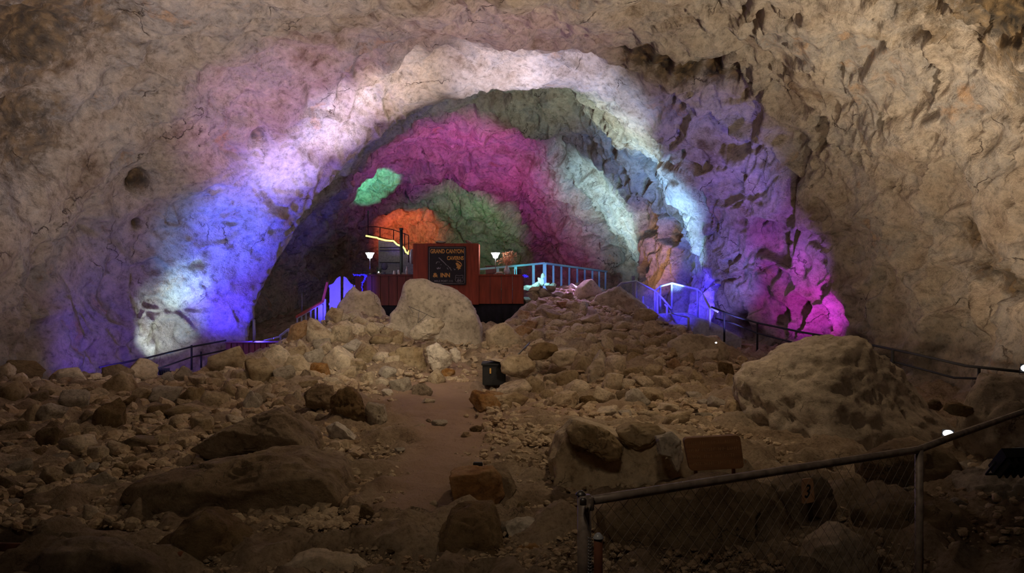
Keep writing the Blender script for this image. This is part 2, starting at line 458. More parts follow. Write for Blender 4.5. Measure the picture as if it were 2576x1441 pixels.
for x, y, z in [(-9, 22, -2.75), (-8.5, 24.5, -2.7), (-7, 25.5, -2.5), (-13, 20, -2.7), (-13, 14, -2.5), (-14, 8, -2.6), (-11, 28, -2.7), (-7, 30, -2.0), (-3, 30, -1.6), (0, 30, -1.3),
                (0.05, 28.6, -1.45), (-0.5, 27.2, -1.35), (0.2, 29.6, -1.4), (1.5, 30.5, -0.2), (1.0, 29.3, -0.35), (3.4, 31, -0.3), (5.2, 31, -1.2), (-5, 38, -1.0), (1, 38, -1.0), (5, 38, -0.9), (-4, 50, -0.8), (0, 50, -0.8),
                (6.6, 22.5, -2.0), (7.6, 20, -2.2), (8.5, 17.5, -2.4), (9.5, 13, -2.5), (6.0, 26, -1.7), (8, 26, -1.8),
                (6.5, 16.5, -2.1), (6, 9, -1.9), (9, 9, -2.2), (12, 12, -2.4), (3, 4, -2.6), (-4, 3, -2.6), (0, 0, -2.6), (8, 0, -2.4), (-12, 0, -2.6), (0, -8, -2.6), (12, -6, -2.6), (-12, -8, -2.6)]:
    gx.append((x, y)); gz.append(z)
gx = np.array(gx); gz = np.array(gz)


def tps_u(d2):
    return 0.5 * d2 * np.log(np.maximum(d2, 1e-9))


n_ = len(gx)
K = tps_u(((gx[:, None] - gx[None]) ** 2).sum(-1)) + np.eye(n_) * 0.08
Pm = np.hstack([np.ones((n_, 1)), gx])
A = np.block([[K, Pm], [Pm.T, np.zeros((3, 3))]])
sol = np.linalg.solve(A, np.concatenate([gz, np.zeros(3)]))


def ground(x, y):
    x = np.atleast_1d(np.asarray(x, float)); y = np.atleast_1d(np.asarray(y, float))
    q = np.stack([x.ravel(), y.ravel()], 1)
    z = tps_u(((q[:, None] - gx[None]) ** 2).sum(-1)) @ sol[:n_] + sol[n_] + q @ sol[n_ + 1:]
    return z.reshape(x.shape)


def gz1(x, y):
    return float(ground(x, y)[0])


_hx = np.arange(-32, 32, 0.16); _hy = np.arange(-9, 58, 0.16)
_HG = np.concatenate([ground(*np.meshgrid(_hx, _hy[i:i + 40])) for i in range(0, len(_hy), 40)])
_ground_exact = ground


def ground(x, y):
    x = np.atleast_1d(np.asarray(x, float)); y = np.atleast_1d(np.asarray(y, float))
    u = np.clip((x + 32) / 0.16, 0, len(_hx) - 1.001); v = np.clip((y + 9) / 0.16, 0, len(_hy) - 1.001)
    i = u.astype(int); j = v.astype(int); a = u - i; b = v - j
    return (_HG[j, i] * (1 - a) + _HG[j, i + 1] * a) * (1 - b) + (_HG[j + 1, i] * (1 - a) + _HG[j + 1, i + 1] * a) * b


_YS = np.arange(4.5, 46, 0.05)


def hit(px, py, ymin=4.5):
    """where the line of sight through a photo pixel meets the ground"""
    xs = (px - CX) / F * _YS; zs = (CY - py) / F * _YS
    d = zs - ground(xs, _YS)
    ok = np.where((d < 0) & (_YS > ymin))[0]
    if len(ok) == 0: return None
    return P(px, py, float(_YS[ok[0]]))


def build_ground():
    nx, ny = 400, 460
    xs = np.linspace(-15, 13, nx)
    t = np.linspace(0, 1, ny)
    ys = -8 + 12 * np.clip(t / 0.06, 0, 1) + np.clip((t - 0.06) / 0.94, 0, 1) ** 1.25 * 50
    X, Yg = np.meshgrid(xs, ys)
    Z = ground(X, Yg)
    vs = []; TR = []
    for i in range(ny):
        for j in range(nx):
            x, y, z = X[i, j], Yg[i, j], Z[i, j]
            p = Vector((x, y, 0))
            n = 0.0
            if y > 4:
                dd, pp = noise.voronoi(p * 1.6 + noise.noise_vector(p * 1.5) * 0.4)
                n = noise.fractal(p * 0.9, 0.8, 2.1, 5) * 0.16 + noise.ridged_multi_fractal(p * 2.2, 0.8, 2.1, 5, 1.0, 2.0) * 0.09 - 0.09 + noise.fractal(p * 7, 0.7, 2.1, 3) * 0.035
                n += (noise.cell(pp[0] * 3.3) - 0.4) * 0.16 * min(1, (dd[1] - dd[0]) * 4) * (1.0 if y < 26 else 0.3)
            # the trodden path is smoother
            path = 0.0
            if 8.5 < y < 21:
                # centre line of the trodden path, in metres
                cx = float(np.interp(y, [8.5, 10, 12, 14, 16, 18, 21], [-1.0, -0.95, -0.75, -0.95, -1.45, -1.6, -1.3]))
                hw = float(np.interp(y, [8.5, 10, 12, 14, 16, 18, 21], [0.35, 0.5, 0.65, 1.0, 1.25, 1.0, 0.5]))
                path = math.exp(-abs((x - cx) / hw) ** 3)
                path = max(path, 0.9 * math.exp(-((x - 0.9) / 0.9) ** 4 - ((y - 14.6) / 0.7) ** 4))
            TR.append(path)
            vs.append((x, y, z + n * (1 - 0.75 * path)))
    fs = [(i * nx + j, i * nx + j + 1, (i + 1) * nx + j + 1, (i + 1) * nx + j) for i in range(ny - 1) for j in range(nx - 1)]
    me = bpy.data.meshes.new('floor')
    me.from_pydata(vs, [], fs)
    me.polygons.foreach_set('use_smooth', [True] * len(fs))
    me.materials.append(M['ground'])
    at = me.attributes.new('trodden', 'FLOAT', 'POINT'); at.data.foreach_set('value', TR)
    o = bpy.data.objects.new('floor', me)
    COL.objects.link(o)
    tag(o, 'brown dirt and rock floor of the cavern rising to the platform', None, None, 'structure')


build_ground()

# ------------------------------------------------------------------ cave shell: rings through surveyed sections
def sec(Y, pts):
    return (Y, [((px - CX) / F * Y, (CY - py) / F * Y) for px, py in pts])


SECS = [
    (-9.0, [(-11, -5), (-12, -3), (-12, -0.5), (-11, 2), (-9, 4), (-6.5, 5.2), (-4, 5.8), (-1, 6), (2, 6), (4.5, 5.8), (7, 5), (9, 3.5), (10.5, 1), (11, -2), (11, -5)]),
    (4.0, [(-12, -5), (-13, -3), (-13, -0.3), (-12, 2.4), (-10, 4.4), (-7, 5.6), (-4, 6.1), (-1, 6.2), (2, 6.1), (4.5, 5.8), (7, 5.0), (8.8, 3.4), (9.8, 1.0), (10.0, -2), (10, -5)]),
    (12.0, [(-12.2, -5), (-13, -3), (-13, 0), (-12, 2.6), (-10, 4.4), (-7, 5.5), (-4, 5.9), (-1, 5.9), (2, 5.8), (4.5, 5.5), (7, 4.6), (8.6, 3.0), (9.4, 1.0), (9.6, -2), (9.6, -5)]),
    sec(18.0, [(-120, 1360), (-190, 1060), (-180, 700), (-100, 330), (60, 90), (330, -30), (700, -60), (1150, -60), (1600, -50), (2000, 10), (2290, 120), (2430, 300), (2490, 550), (2500, 850), (2480, 1360)]),
    sec(22.5, [(260, 1160), (205, 940), (180, 700), (250, 480), (400, 320), (620, 205), (850, 120), (1150, 85), (1500, 85), (1850, 165), (2060, 320), (2150, 490), (2185, 650), (2190, 850), (2180, 1160)]),
    sec(25.2, [(470, 1100), (440, 900), (455, 740), (530, 560), (670, 405), (830, 285), (970, 205), (1200, 160), (1480, 160), (1700, 230), (1860, 370), (1960, 520), (2010, 660), (2020, 820), (2020, 1060)]),
    sec(27.0, [(585, 1060), (602, 900), (640, 760), (735, 580), (860, 425), (975, 322), (1080, 262), (1230, 225), (1435, 228), (1590, 290), (1715, 400), (1800, 530), (1850, 650), (1860, 790), (1860, 980)]),
    sec(27.8, [(560, 1060), (600, 900), (650, 740), (755, 560), (885, 405), (990, 310), (1090, 250), (1230, 215), (1440, 232), (1580, 320), (1690, 430), (1765, 550), (1810, 660), (1825, 790), (1830, 960)]),
    sec(30.5, [(470, 1000), (520, 860), (600, 720), (720, 540), (850, 400), (960, 300), (1080, 225), (1230, 205), (1430, 240), (1560, 340), (1650, 460), (1705, 570), (1725, 670), (1725, 780), (1725, 920)]),
    sec(33.0, [(540, 980), (570, 850), (640, 720), (745, 560), (860, 430), (960, 350), (1080, 290), (1230, 275), (1400, 300), (1510, 400), (1580, 500), (1615, 600), (1625, 680), (1625, 760), (1625, 880)]),
    sec(38.0, [(680, 900), (690, 780), (710, 700), (770, 600), (840, 510), (900, 440), (980, 400), (1150, 380), (1320, 410), (1420, 480), (1490, 540), (1540, 600), (1570, 660), (1570, 740), (1570, 840)]),
    sec(43.0, [(770, 860), (780, 740), (800, 670), (840, 600), (880, 540), (930, 490), (1000, 465), (1120, 470), (1220, 500), (1300, 540), (1370, 590), (1410, 630), (1430, 670), (1430, 730), (1430, 800)]),
    sec(48.0, [(860, 800), (870, 740), (890, 680), (910, 630), (935, 590), (965, 560), (1000, 545), (1080, 545), (1150, 560), (1210, 580), (1250, 605), (1290, 635), (1310, 670), (1310, 720), (1310, 780)]),
    sec(51.0, [(980, 740), (985, 710), (990, 685), (1000, 665), (1010, 650), (1025, 640), (1040, 635), (1080, 632), (1110, 635), (1130, 642), (1150, 655), (1160, 670), (1165, 690), (1165, 715), (1165, 740)]),
]


def catmull(vals, xs, q):
    """C1 cubic through (xs, vals) at q, vals shape (n, ...)"""
    vals = np.asarray(vals, float); xs = np.asarray(xs, float)
    h = np.diff(xs)
    d = np.diff(vals, axis=0) / h.reshape((-1,) + (1,) * (vals.ndim - 1))
    m = np.zeros_like(vals)
    m[0] = d[0]; m[-1] = d[-1]
    a, b = d[:-1], d[1:]
    with np.errstate(divide='ignore', invalid='ignore'):
        hm = 2 * a * b / (a + b)
    m[1:-1] = np.where(a * b > 0, hm, 0)
    i = np.clip(np.searchsorted(xs, q, side='right') - 1, 0, len(xs) - 2)
    t = ((q - xs[i]) / h[i]).reshape((-1,) + (1,) * (vals.ndim - 1))
    hh = h[i].reshape(t.shape)
    return (2 * t ** 3 - 3 * t ** 2 + 1) * vals[i] + (t ** 3 - 2 * t ** 2 + t) * hh * m[i] + (-2 * t ** 3 + 3 * t ** 2) * vals[i + 1] + (t ** 3 - t ** 2) * hh * m[i + 1]


# stains that stay with the rock, plus the dark of holes painted in: (px, py, Y, radius m, strength)
STAINS_AND_HOLES = [(40, 60, 19.0, 2.0, .95), (230, 40, 19.5, 1.5, .75), (60, 330, 20, 1.6, .8), (10, 520, 20, .9, .5), (330, 150, 20.5, 1.0, .55),
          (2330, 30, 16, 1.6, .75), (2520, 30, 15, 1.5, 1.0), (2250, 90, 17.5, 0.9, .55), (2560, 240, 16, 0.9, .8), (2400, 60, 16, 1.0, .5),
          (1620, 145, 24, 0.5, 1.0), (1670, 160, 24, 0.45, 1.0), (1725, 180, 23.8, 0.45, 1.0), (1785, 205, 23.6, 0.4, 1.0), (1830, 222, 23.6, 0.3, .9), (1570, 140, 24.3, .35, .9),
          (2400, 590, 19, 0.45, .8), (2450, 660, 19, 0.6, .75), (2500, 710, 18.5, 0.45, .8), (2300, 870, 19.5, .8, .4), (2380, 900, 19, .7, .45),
          (360, 468, 22.5, 0.34, 1.1), (655, 350, 23.5, 0.30, .9), (363, 575, 22.6, 0.18, 1.0),  # dark holes in the left wall: shade painted on top of their recess
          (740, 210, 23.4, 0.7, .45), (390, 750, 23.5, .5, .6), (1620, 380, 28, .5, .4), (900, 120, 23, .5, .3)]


def build_shell():
    Ys = np.array([s[0] for s in SECS])
    C = np.array([s[1] for s in SECS])
    q = np.concatenate([np.linspace(-9, 12, 40)[:-1], np.linspace(12, 20, 75)[:-1], np.linspace(20, 34, 280)[:-1], np.linspace(34, 51, 130)])
    R = catmull(C, Ys, q)                       # rows, 15, 2
    # resample round the ring, denser where it shows
    nu = 640
    tu = np.linspace(0, 14, nu)
    G = np.stack([catmull(R[i], np.arange(15.0), tu) for i in range(len(q))])   # rows, nu, 2
    nr = len(q)
    Pp = np.stack([G[..., 0], np.repeat(q[:, None], nu, 1), G[..., 1]], -1)

    def normals(Pq):
        du = np.gradient(Pq, axis=1); dv = np.gradient(Pq, axis=0)
        n = np.cross(dv, du); n /= np.linalg.norm(n, axis=-1, keepdims=True) + 1e-9
        return n
    Nn = normals(Pp)
    cen = Pp.mean(axis=1, keepdims=True)
    sgn = np.sign(((cen - Pp) * Nn).sum(-1, keepdims=True)); Nn = Nn * np.where(sgn == 0, 1, sgn)
    D = np.zeros((nr, nu))
    S = np.zeros((nr, nu))
    for (px, py, Y, r, k) in STAINS_AND_HOLES:
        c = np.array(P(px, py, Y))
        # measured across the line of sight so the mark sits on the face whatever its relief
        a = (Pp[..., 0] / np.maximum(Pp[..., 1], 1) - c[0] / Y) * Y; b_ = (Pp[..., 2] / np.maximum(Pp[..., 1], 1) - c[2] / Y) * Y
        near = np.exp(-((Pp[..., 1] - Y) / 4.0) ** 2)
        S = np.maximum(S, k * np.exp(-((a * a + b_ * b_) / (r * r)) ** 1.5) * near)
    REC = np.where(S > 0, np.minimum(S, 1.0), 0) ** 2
    for i in range(nr):
        yy = q[i]
        calm = 1.0 - 0.55 * math.exp(-((yy - 27.2) / 1.6) ** 2)
        for j in range(nu):
            p = Vector(Pp[i, j])
            w = noise.noise_vector(p * 0.6) * 0.5
            big = noise.fractal(p * 0.33, 0.9, 2.0, 3) * 0.40
            pw = Vector((p.x * 1.0, p.y * 0.75, p.z * 0.8)) + w
            dd, pts = noise.voronoi(pw * 0.85)
            blk = (noise.cell(pts[0] * 7.31) - 0.5) * 0.42 * min(1.0, (dd[1] - dd[0]) * 5)
            crk = -0.10 * math.exp(-((dd[1] - dd[0]) / 0.035) ** 2)
            d2, p2 = noise.voronoi(pw * 2.6)
            blk2 = (noise.cell(p2[0] * 5.7) - 0.5) * 0.15 * min(1.0, (d2[1] - d2[0]) * 4)
            fin = noise.hetero_terrain(p * 1.7, 0.9, 2.1, 5, 0.2) * 0.05 + noise.ridged_multi_fractal(pw * 1.9, 0.8, 2.1, 4, 1.0, 2.0) * 0.05 - 0.05
            px = CX + p.x / max(p.y, 1) * F
            # bedded blocks are stronger on the right wall and in the back chamber
            kb = 1.0 if (yy > 28.5 or p.x > 4.5) else 0.5 * calm
            D[i, j] = -0.38 * REC[i, j] + big * calm + (blk + crk) * kb + blk2 * (0.4 + 0.6 * kb) + fin
    Pp = Pp + Nn * D[..., None]
    Nf = normals(Pp)
    fl = np.sign((Nf * Nn).sum(-1, keepdims=True)); Nf = Nf * np.where(fl == 0, 1, fl)

    def part(name, j0, j1, label):
        cols = np.arange(j0, j1 + 1); m = len(cols)
        V = Pp[:, cols].reshape(-1, 3)
        NN = Nf[:, cols].reshape(-1, 3)
        fs = [(i * m + j, i * m + j + 1, (i + 1) * m + j + 1, (i + 1) * m + j) for i in range(nr - 1) for j in range(m - 1)]
        me = bpy.data.meshes.new(name)
        me.from_pydata(V.tolist(), [], fs)
        me.polygons.foreach_set('use_smooth', [True] * len(fs))
        at = me.attributes.new('stain_shade', 'FLOAT', 'POINT')
        at.data.foreach_set('value', S[:, cols].ravel())
        me.update()
        # face winding towards the inside of the cave
        pn = np.zeros(len(fs) * 3); me.polygons.foreach_get('normal', pn); pn = pn.reshape(-1, 3)
        if (pn * NN[[q[0] for q in fs]]).sum() < 0:
            me.flip_normals()
        me.normals_split_custom_set_from_vertices([tuple(v) for v in NN])
        me.materials.append(M['cave'])
        o = bpy.data.objects.new(name, me)
        COL.objects.link(o)
        tag(o, label, None, None, 'structure')
    ju = lambda t: int(round(t / 14 * (nu - 1)))
    part('wall_left', 0, ju(4.6), 'limestone left wall of the cavern washed in blue and violet light')
    part('ceiling', ju(4.6), ju(9.6), 'vaulted limestone ceiling of the cavern')
    part('wall_right', ju(9.6), nu - 1, 'tan limestone right wall of the cavern with magenta and blue light')
    # far end
    mb = MB()
    vs = Pp[-1]; c = vs.mean(0)
    mb.add([tuple(v) for v in vs] + [tuple(c + np.array([0, .3, 0]))], [(i, (i + 1) % len(vs), len(vs)) for i in range(len(vs))], True)
    mb.build('wall_back', M['cave'])['kind'] = 'structure'
    mb = MB(); vs = Pp[0]; c = vs.mean(0)
    mb.add([tuple(v) for v in vs] + [tuple(c)], [(i, i + 1, len(vs)) for i in range(len(vs) - 1)], True)
    mb.build('wall_front', M['cave'])['kind'] = 'structure'


build_shell()
#@OBJECTS

# ------------------------------------------------------------------ stones
_ICO = {}


def ico(sub):
    if sub not in _ICO:
        bm = bmesh.new(); bmesh.ops.create_icosphere(bm, subdivisions=sub, radius=1.0)
        v = np.array([x.co[:] for x in bm.verts]); f = [tuple(q.index for q in x.verts) for x in bm.faces]
        bm.free()
        v /= np.linalg.norm(v, axis=1, keepdims=True)
        _ICO[sub] = (v, f)
    return _ICO[sub]


def facet(v, normals, ds, k=26.0, cap=1.0):
    """radius of a soft-edged polyhedron along unit directions v"""
    c = v @ np.array(normals).T
    t = np.maximum(c, 0) / np.array(ds)[None]
    s = (t ** k).sum(1) + cap ** -k
    return s ** (-1.0 / k)


def spread(rg, n):
    """n directions kept well apart, so that every side gets a broken face"""
    out = [rg.normal(size=3)]
    out[0] /= np.linalg.norm(out[0])
    while len(out) < n:
        c = rg.normal(size=(6, 3)); c /= np.linalg.norm(c, axis=1, keepdims=True)
        out.append(c[np.argmin((c @ np.array(out).T).max(1))])
    return np.array(out)


def stone_mesh(name, seed, mat, sub=4, planes=11, rough=0.05, flat=1.0, k=70):
    rg = np.random.RandomState(seed)
    v, f = ico(sub)
    nn = spread(rg, planes)
    r = facet(v, nn, rg.uniform(0.46, 0.78, planes), k, 1.15)
    p = v * r[:, None]
    off = Vector(rg.uniform(-50, 50, 3))
    d = np.array([noise.fractal(Vector(q) * 2.2 + off, 0.9, 2.0, 4) for q in p]) * rough
    d += np.array([noise.fractal(Vector(q) * 9 + off, 0.8, 2.0, 3) for q in p]) * rough * 0.3
    p = p * (1 + d[:, None])
    lo, hi = p.min(0), p.max(0)
    p = (p - (lo + hi) / 2) / (hi - lo)          # unit box
    p[:, 2] *= flat
    me = bpy.data.meshes.new(name)
    me.from_pydata(p.tolist(), [], f)
    me.polygons.foreach_set('use_smooth', [True] * len(f))
    me.materials.append(mat)
    return me


STM = {}
for kind, cnt in (('tan', 14), ('brown', 5), ('pale', 5), ('orange', 3), ('grey', 4)):
    STM[kind] = [stone_mesh(kind + '_stone', 100 + 17 * i + len(kind) * 7, M[kind], 4 if kind != 'tan' or i < 6 else 3, planes=9 + i % 5, rough=0.05 + 0.02 * (i % 3)) for i in range(cnt)]

rnd = random.Random(5)


def put_stone(kind, c, w, h, label, group, depth=None, rot=None, idx=None, name='stone', cat='rock'):
    me = STM[kind][idx if idx is not None else rnd.randrange(len(STM[kind]))]
    o = bpy.data.objects.new(name, me)
    o.location = c
    d = depth or (w * rnd.uniform(0.75, 1.05))
    o.rotation_euler = rot if rot is not None else (rnd.uniform(-.25, .25), rnd.uniform(-.5, .5), rnd.choice([0, math.pi]) + rnd.uniform(-.35, .35))
    o.scale = (w * 1.08, d, h * 1.12)
    COL.objects.link(o)
    return tag(o, label, cat, group)


SLOPES = {
    'L': ('loose angular brown stone on the left rubble slope under the blue wall', 'stones of the left rubble slope'),
    'B': ('loose tan stone on the rubble below the large pale boulder, left of the dirt path', 'stones of the middle rubble heap'),
    'T': ('small tan stone on top of the heap before the two large pale boulders', 'stones on top of the middle heap'),
    'C': ('loose tan stone on the right rubble slope, between black box and slab hill', 'stones of the right rubble slope'),
    'K': ('small tan stone in the dense heap below the violet-lit rubble', 'stones of the small-stone heap'),
    'V': ('violet-tinted stone in the rubble beside the red platform', 'stones of the violet rubble'),
}
# traced stones: (px, py, w px, h px, slope, kind)
S = """69 935 85 45 L brown;42 971 50 45 L tan;172 946 78 34 L tan;297 943 70 50 L brown;361 943 70 62 L tan;425 957 32 30 L grey;458 949 45 38 L grey
572 918 92 56 L tan;647 935 64 62 L tan;497 963 50 36 L tan;544 957 50 32 L tan;605 955 45 40 L tan;302 977 66 68 L tan;189 1015 68 52 L grey;133 990 56 34 L tan
244 999 56 34 L tan;422 999 78 50 L grey;488 1004 56 50 L tan;541 1015 60 48 L tan;588 990 60 34 L tan;636 1018 38 46 L grey;458 1040 105 34 L tan
508 1079 55 46 L tan;555 1079 50 32 L tan;597 1065 55 26 L pale;75 1051 50 56 L tan;130 1049 70 55 L grey;178 1090 42 38 L tan;277 1065 62 90 L brown
133 1104 56 68 L brown;194 1126 76 50 L tan;347 1121 78 46 L brown;397 1115 42 36 L tan;55 1187 54 44 L grey;128 1204 52 40 L tan;189 1187 40 50 L grey
250 1218 64 42 L grey;180 1237 40 22 L tan;372 1054 36 24 L tan;444 1070 34 36 L tan;216 1071 40 60 L brown;17 1160 40 26 L tan
20 1000 70 60 L tan;10 945 40 50 L tan;90 1010 60 36 L brown;320 1020 70 34 L brown;360 1000 60 40 L tan;395 1040 50 40 L brown;30 1090 60 50 L brown;90 1150 60 40 L brown
300 1130 50 40 L tan;240 1150 50 40 L tan;420 1090 50 34 L tan;20 1225 50 40 L brown;90 1250 60 30 L tan;230 1095 40 34 L tan;150 1160 40 30 L grey;330 1165 50 26 L tan
755 844 50 60 B orange;808 846 62 72 B tan;844 802 44 44 T tan;861 846 50 60 T tan;825 849 28 34 T pale;811 874 46 34 B grey;891 799 34 30 T pale;866 805 24 26 T pale
900 835 42 34 T tan;933 833 38 36 T tan;975 846 32 34 T tan;997 855 42 36 T tan;958 858 50 26 T tan;1002 830 56 26 T pale;764 885 42 42 B tan
905 812 36 24 T tan;918 848 30 20 T tan;950 826 26 22 T pale;985 838 26 20 T grey;880 822 26 22 T tan
697 908 68 62 B tan;730 891 72 36 B tan;794 908 50 42 B grey;858 913 90 56 B tan;927 896 56 44 B tan;750 930 60 56 B tan;719 955 50 50 B grey;800 938 50 40 B orange
866 952 68 36 B tan;692 966 30 30 B tan;650 946 76 70 B tan;977 944 42 36 B grey;927 960 34 36 B tan;961 966 30 28 B tan;1008 974 48 42 B grey;1061 985 46 38 B brown
1100 955 40 34 B tan;1127 941 30 22 B orange;741 1005 34 40 B tan;633 1021 38 54 B grey;675 1002 34 24 B pale;789 1055 50 32 B tan;1077 1013 30 16 B pale;975 988 26 14 B pale
893 925 50 40 B tan;905 950 36 26 B tan;835 965 40 26 B tan;780 975 50 30 B tan;840 900 46 34 B brown;960 905 46 36 B tan;985 915 40 30 B tan;700 1020 36 26 B tan;715 1000 30 24 B tan
660 985 44 34 B tan;610 1000 44 40 B tan;820 880 40 30 B tan;885 875 50 30 B grey;770 955 40 34 B brown
1422 902 70 48 C pale;1464 924 48 48 C tan;1511 910 30 44 C pale;1550 927 52 54 C tan;1539 969 46 48 C tan
1386 958 34 32 C tan;1428 958 56 48 C tan;1450 988 62 46 C tan;1344 983 48 58 C tan;1290 991 84 42 C tan;1220 1018 72 44 C orange;1414 1013 78 44 C tan;1519 1005 62 44 C tan
1566 1005 36 34 C brown;1477 1013 36 30 C brown;1594 910 38 36 C tan;1594 938 46 26 C tan;1627 910 40 34 C tan;1647 941 46 42 C tan;1663 919 34 32 C tan;1697 924 32 34 C orange
1727 910 40 32 C tan;1777 899 60 34 C pale;1727 938 38 24 C tan;1788 927 42 26 C tan;1816 896 36 42 C tan;1827 938 34 48 C brown;1797 955 36 28 C tan
1605 1010 56 52 C grey;1802 1021 42 32 C grey;1250 1010 60 36 C orange;1360 930 60 30 C tan;1400 935 40 26 C tan;1620 965 50 30 C tan;1665 965 50 30 C tan;1710 960 40 30 C tan
1750 955 44 32 C tan;1580 970 40 28 C tan;1640 1000 50 34 C tan;1700 990 50 30 C tan;1760 985 50 30 C tan;1380 1000 40 30 C tan;1700 1060 66 34 C tan;1745 1000 40 26 C grey;1840 970 34 40 C tan
1735 870 46 40 C tan;1790 865 44 30 C tan;1340 905 40 30 C tan;1490 895 36 34 C tan;1820 1000 50 34 C tan;1680 1030 50 26 C tan;1640 1050 60 26 C tan;1530 1040 60 26 C tan
1458 833 46 30 K tan;1494 838 42 26 K tan;1433 852 42 28 K tan;1489 858 30 28 K tan;1530 871 26 44 K tan;1600 869 36 26 K tan;1644 835 50 42 K tan;1558 827 42 24 K tan;1410 870 34 30 K tan
1560 850 34 24 K tan;1600 845 34 24 K tan;1460 875 34 26 K tan;1500 880 30 26 K tan;1560 880 34 26 K tan;1640 870 40 28 K tan;1680 860 40 28 K tan;1525 845 30 22 K tan;1580 868 28 20 K tan
1690 890 38 26 K tan;1640 890 34 24 K tan;1600 890 34 24 K tan;1440 835 26 20 K tan;1345 850 40 30 K tan;1385 845 34 24 K tan;1620 855 26 20 K tan
1316 841 40 32 K orange;1472 741 62 48 V tan;1622 805 54 44 V tan;1444 774 36 28 V tan;1416 769 28 18 V orange;1386 799 50 32 V tan;1322 799 38 26 V orange;1469 777 22 28 V pale;1361 763 30 20 V tan
1350 815 40 26 V tan;1430 800 40 24 V tan;1480 810 60 26 V tan;1370 780 36 22 V tan;1340 775 30 22 V tan;1400 745 34 20 V grey;1430 750 30 22 V tan;1370 740 34 18 V grey;1340 745 30 18 V pale;1400 820 40 24 V tan
1440 820 40 22 V tan;1520 825 40 22 V tan;1410 785 30 18 V tan;1345 730 26 14 V pale;1385 728 22 14 V grey;1330 760 30 22 V grey;1335 822 34 24 V orange;1300 815 30 22 V tan;1510 740 30 24 V grey;1445 728 26 16 V pale"""
taken = []
for line in S.split('\n'):
    for it in line.split(';'):
        px, py, w, h, sl, kd = it.split()
        px, py, w, h = float(px), float(py), float(w), float(h)
        q = hit(px, py + 0.22 * h)
        if q is None or q.y > (20.5 if sl == 'L' else 27 if sl != 'V' else 32): q = P(px, py, 19.0 if sl == 'L' else 25.5)
        s = q.y / F
        lab, grp = SLOPES[sl]
        c = P(px, py - 0.05 * h, q.y)
        put_stone(kd, c, w * s * 1.1, h * s * 1.15, lab, grp)
        taken.append((px, py, w, h))
NST = len(taken)


# ------------------------------------------------------------------ boulders with their own outlines
def boulder(name, label, poly, Y, T, mat, seed=0, sub=5, planes=15, rough=0.07, cat='boulder', group=None, fine=1.0, k=50, tilt=0.0, blob=0.5, cuts=()):
    """poly: outline as seen (photo pixels), Y: distance of its middle, T: depth in metres"""
    rg = np.random.RandomState(seed + 900)
    pts = np.array([P(x, y, Y)[:] for x, y in poly])[:, [0, 2]]
    # area centroid
    x, z = pts[:, 0], pts[:, 1]; x2, z2 = np.roll(x, -1), np.roll(z, -1)
    cr = x * z2 - x2 * z; a = cr.sum() / 2
    c = np.array([((x + x2) * cr).sum(), ((z + z2) * cr).sum()]) / (6 * a)
    v, f = ico(sub)
    nn = []; ds = []
    for i in range(planes):
        ny = rg.uniform(0.45, 0.97) * (-1 if i % 5 else 1)
        an = rg.uniform(0, 2 * math.pi); s = math.sqrt(1 - ny * ny)
        nn.append((s * math.cos(an), ny, s * math.sin(an))); ds.append(max(0.42, s * rg.uniform(0.86, 1.02)))
    for n_c, d_c in cuts:
        n_c = np.array(n_c, float); nn.append(tuple(n_c / np.linalg.norm(n_c))); ds.append(d_c)
    r = facet(v, nn, ds, k)
    u = v * r[:, None]
    th = np.arctan2(v[:, 2], v[:, 0])
    # outline radius along each angle
    q0 = pts - c; q1 = np.roll(q0, -1, axis=0)
    R = np.zeros(len(v))
    dx, dz = np.cos(th), np.sin(th)
    for A_, B_ in zip(q0, q1):
        e = B_ - A_
        den = dx * e[1] - dz * e[0]
        with np.errstate(divide='ignore', invalid='ignore'):
            t = (A_[0] * e[1] - A_[1] * e[0]) / den
            s = (A_[0] * dz - A_[1] * dx) / den
        ok = (np.abs(den) > 1e-12) & (t > 0) & (s >= -1e-6) & (s <= 1 + 1e-6)
        R = np.where(ok & (t > R), t, R)
    cosphi = np.hypot(u[:, 0], u[:, 2])
    rad = np.sin(np.clip(cosphi, 0, 1) * math.pi / 2) ** (1 - blob * 0.4)
    P3 = np.stack([c[0] + dx * R * rad, Y + u[:, 1] * T * 0.5, c[1] + dz * R * rad], 1)
    P3[:, 1] += tilt * (P3[:, 2] - c[1])
    # relief
    cc = np.array([c[0], Y, c[1]]); dirn = P3 - cc; L_ = np.linalg.norm(dirn, axis=1, keepdims=True) + 1e-9
    sz = float(np.mean(R))
    off = Vector(rg.uniform(-50, 50, 3))
    d = np.zeros(len(v))
    for i, p in enumerate(P3):
        pv = Vector(p) / sz
        dd, pp = noise.voronoi(pv * 2.4 * fine + off + noise.noise_vector(pv * 2 + off) * 0.3)
        d[i] = noise.fractal(pv * 1.6 + off, 0.9, 2.0, 4) * rough + noise.ridged_multi_fractal(pv * 4 * fine + off, 0.9, 2.1, 5, 1.0, 2.0) * rough * 0.3 - rough * 0.3
        d[i] += (noise.cell(pp[0] * 4.7) - 0.5) * rough * 1.1 * min(1.0, (dd[1] - dd[0]) * 5)
    P3 += dirn / L_ * (d[:, None] * sz)
    loc = Vector(cc)
    me = bpy.data.meshes.new(name)
    me.from_pydata((P3 - cc).tolist(), [], f)
    me.polygons.foreach_set('use_smooth', [True] * len(f))
    me.materials.append(mat)
    o = bpy.data.objects.new(name, me)
    o.location = loc
    COL.objects.link(o)
    return tag(o, label, cat, group)


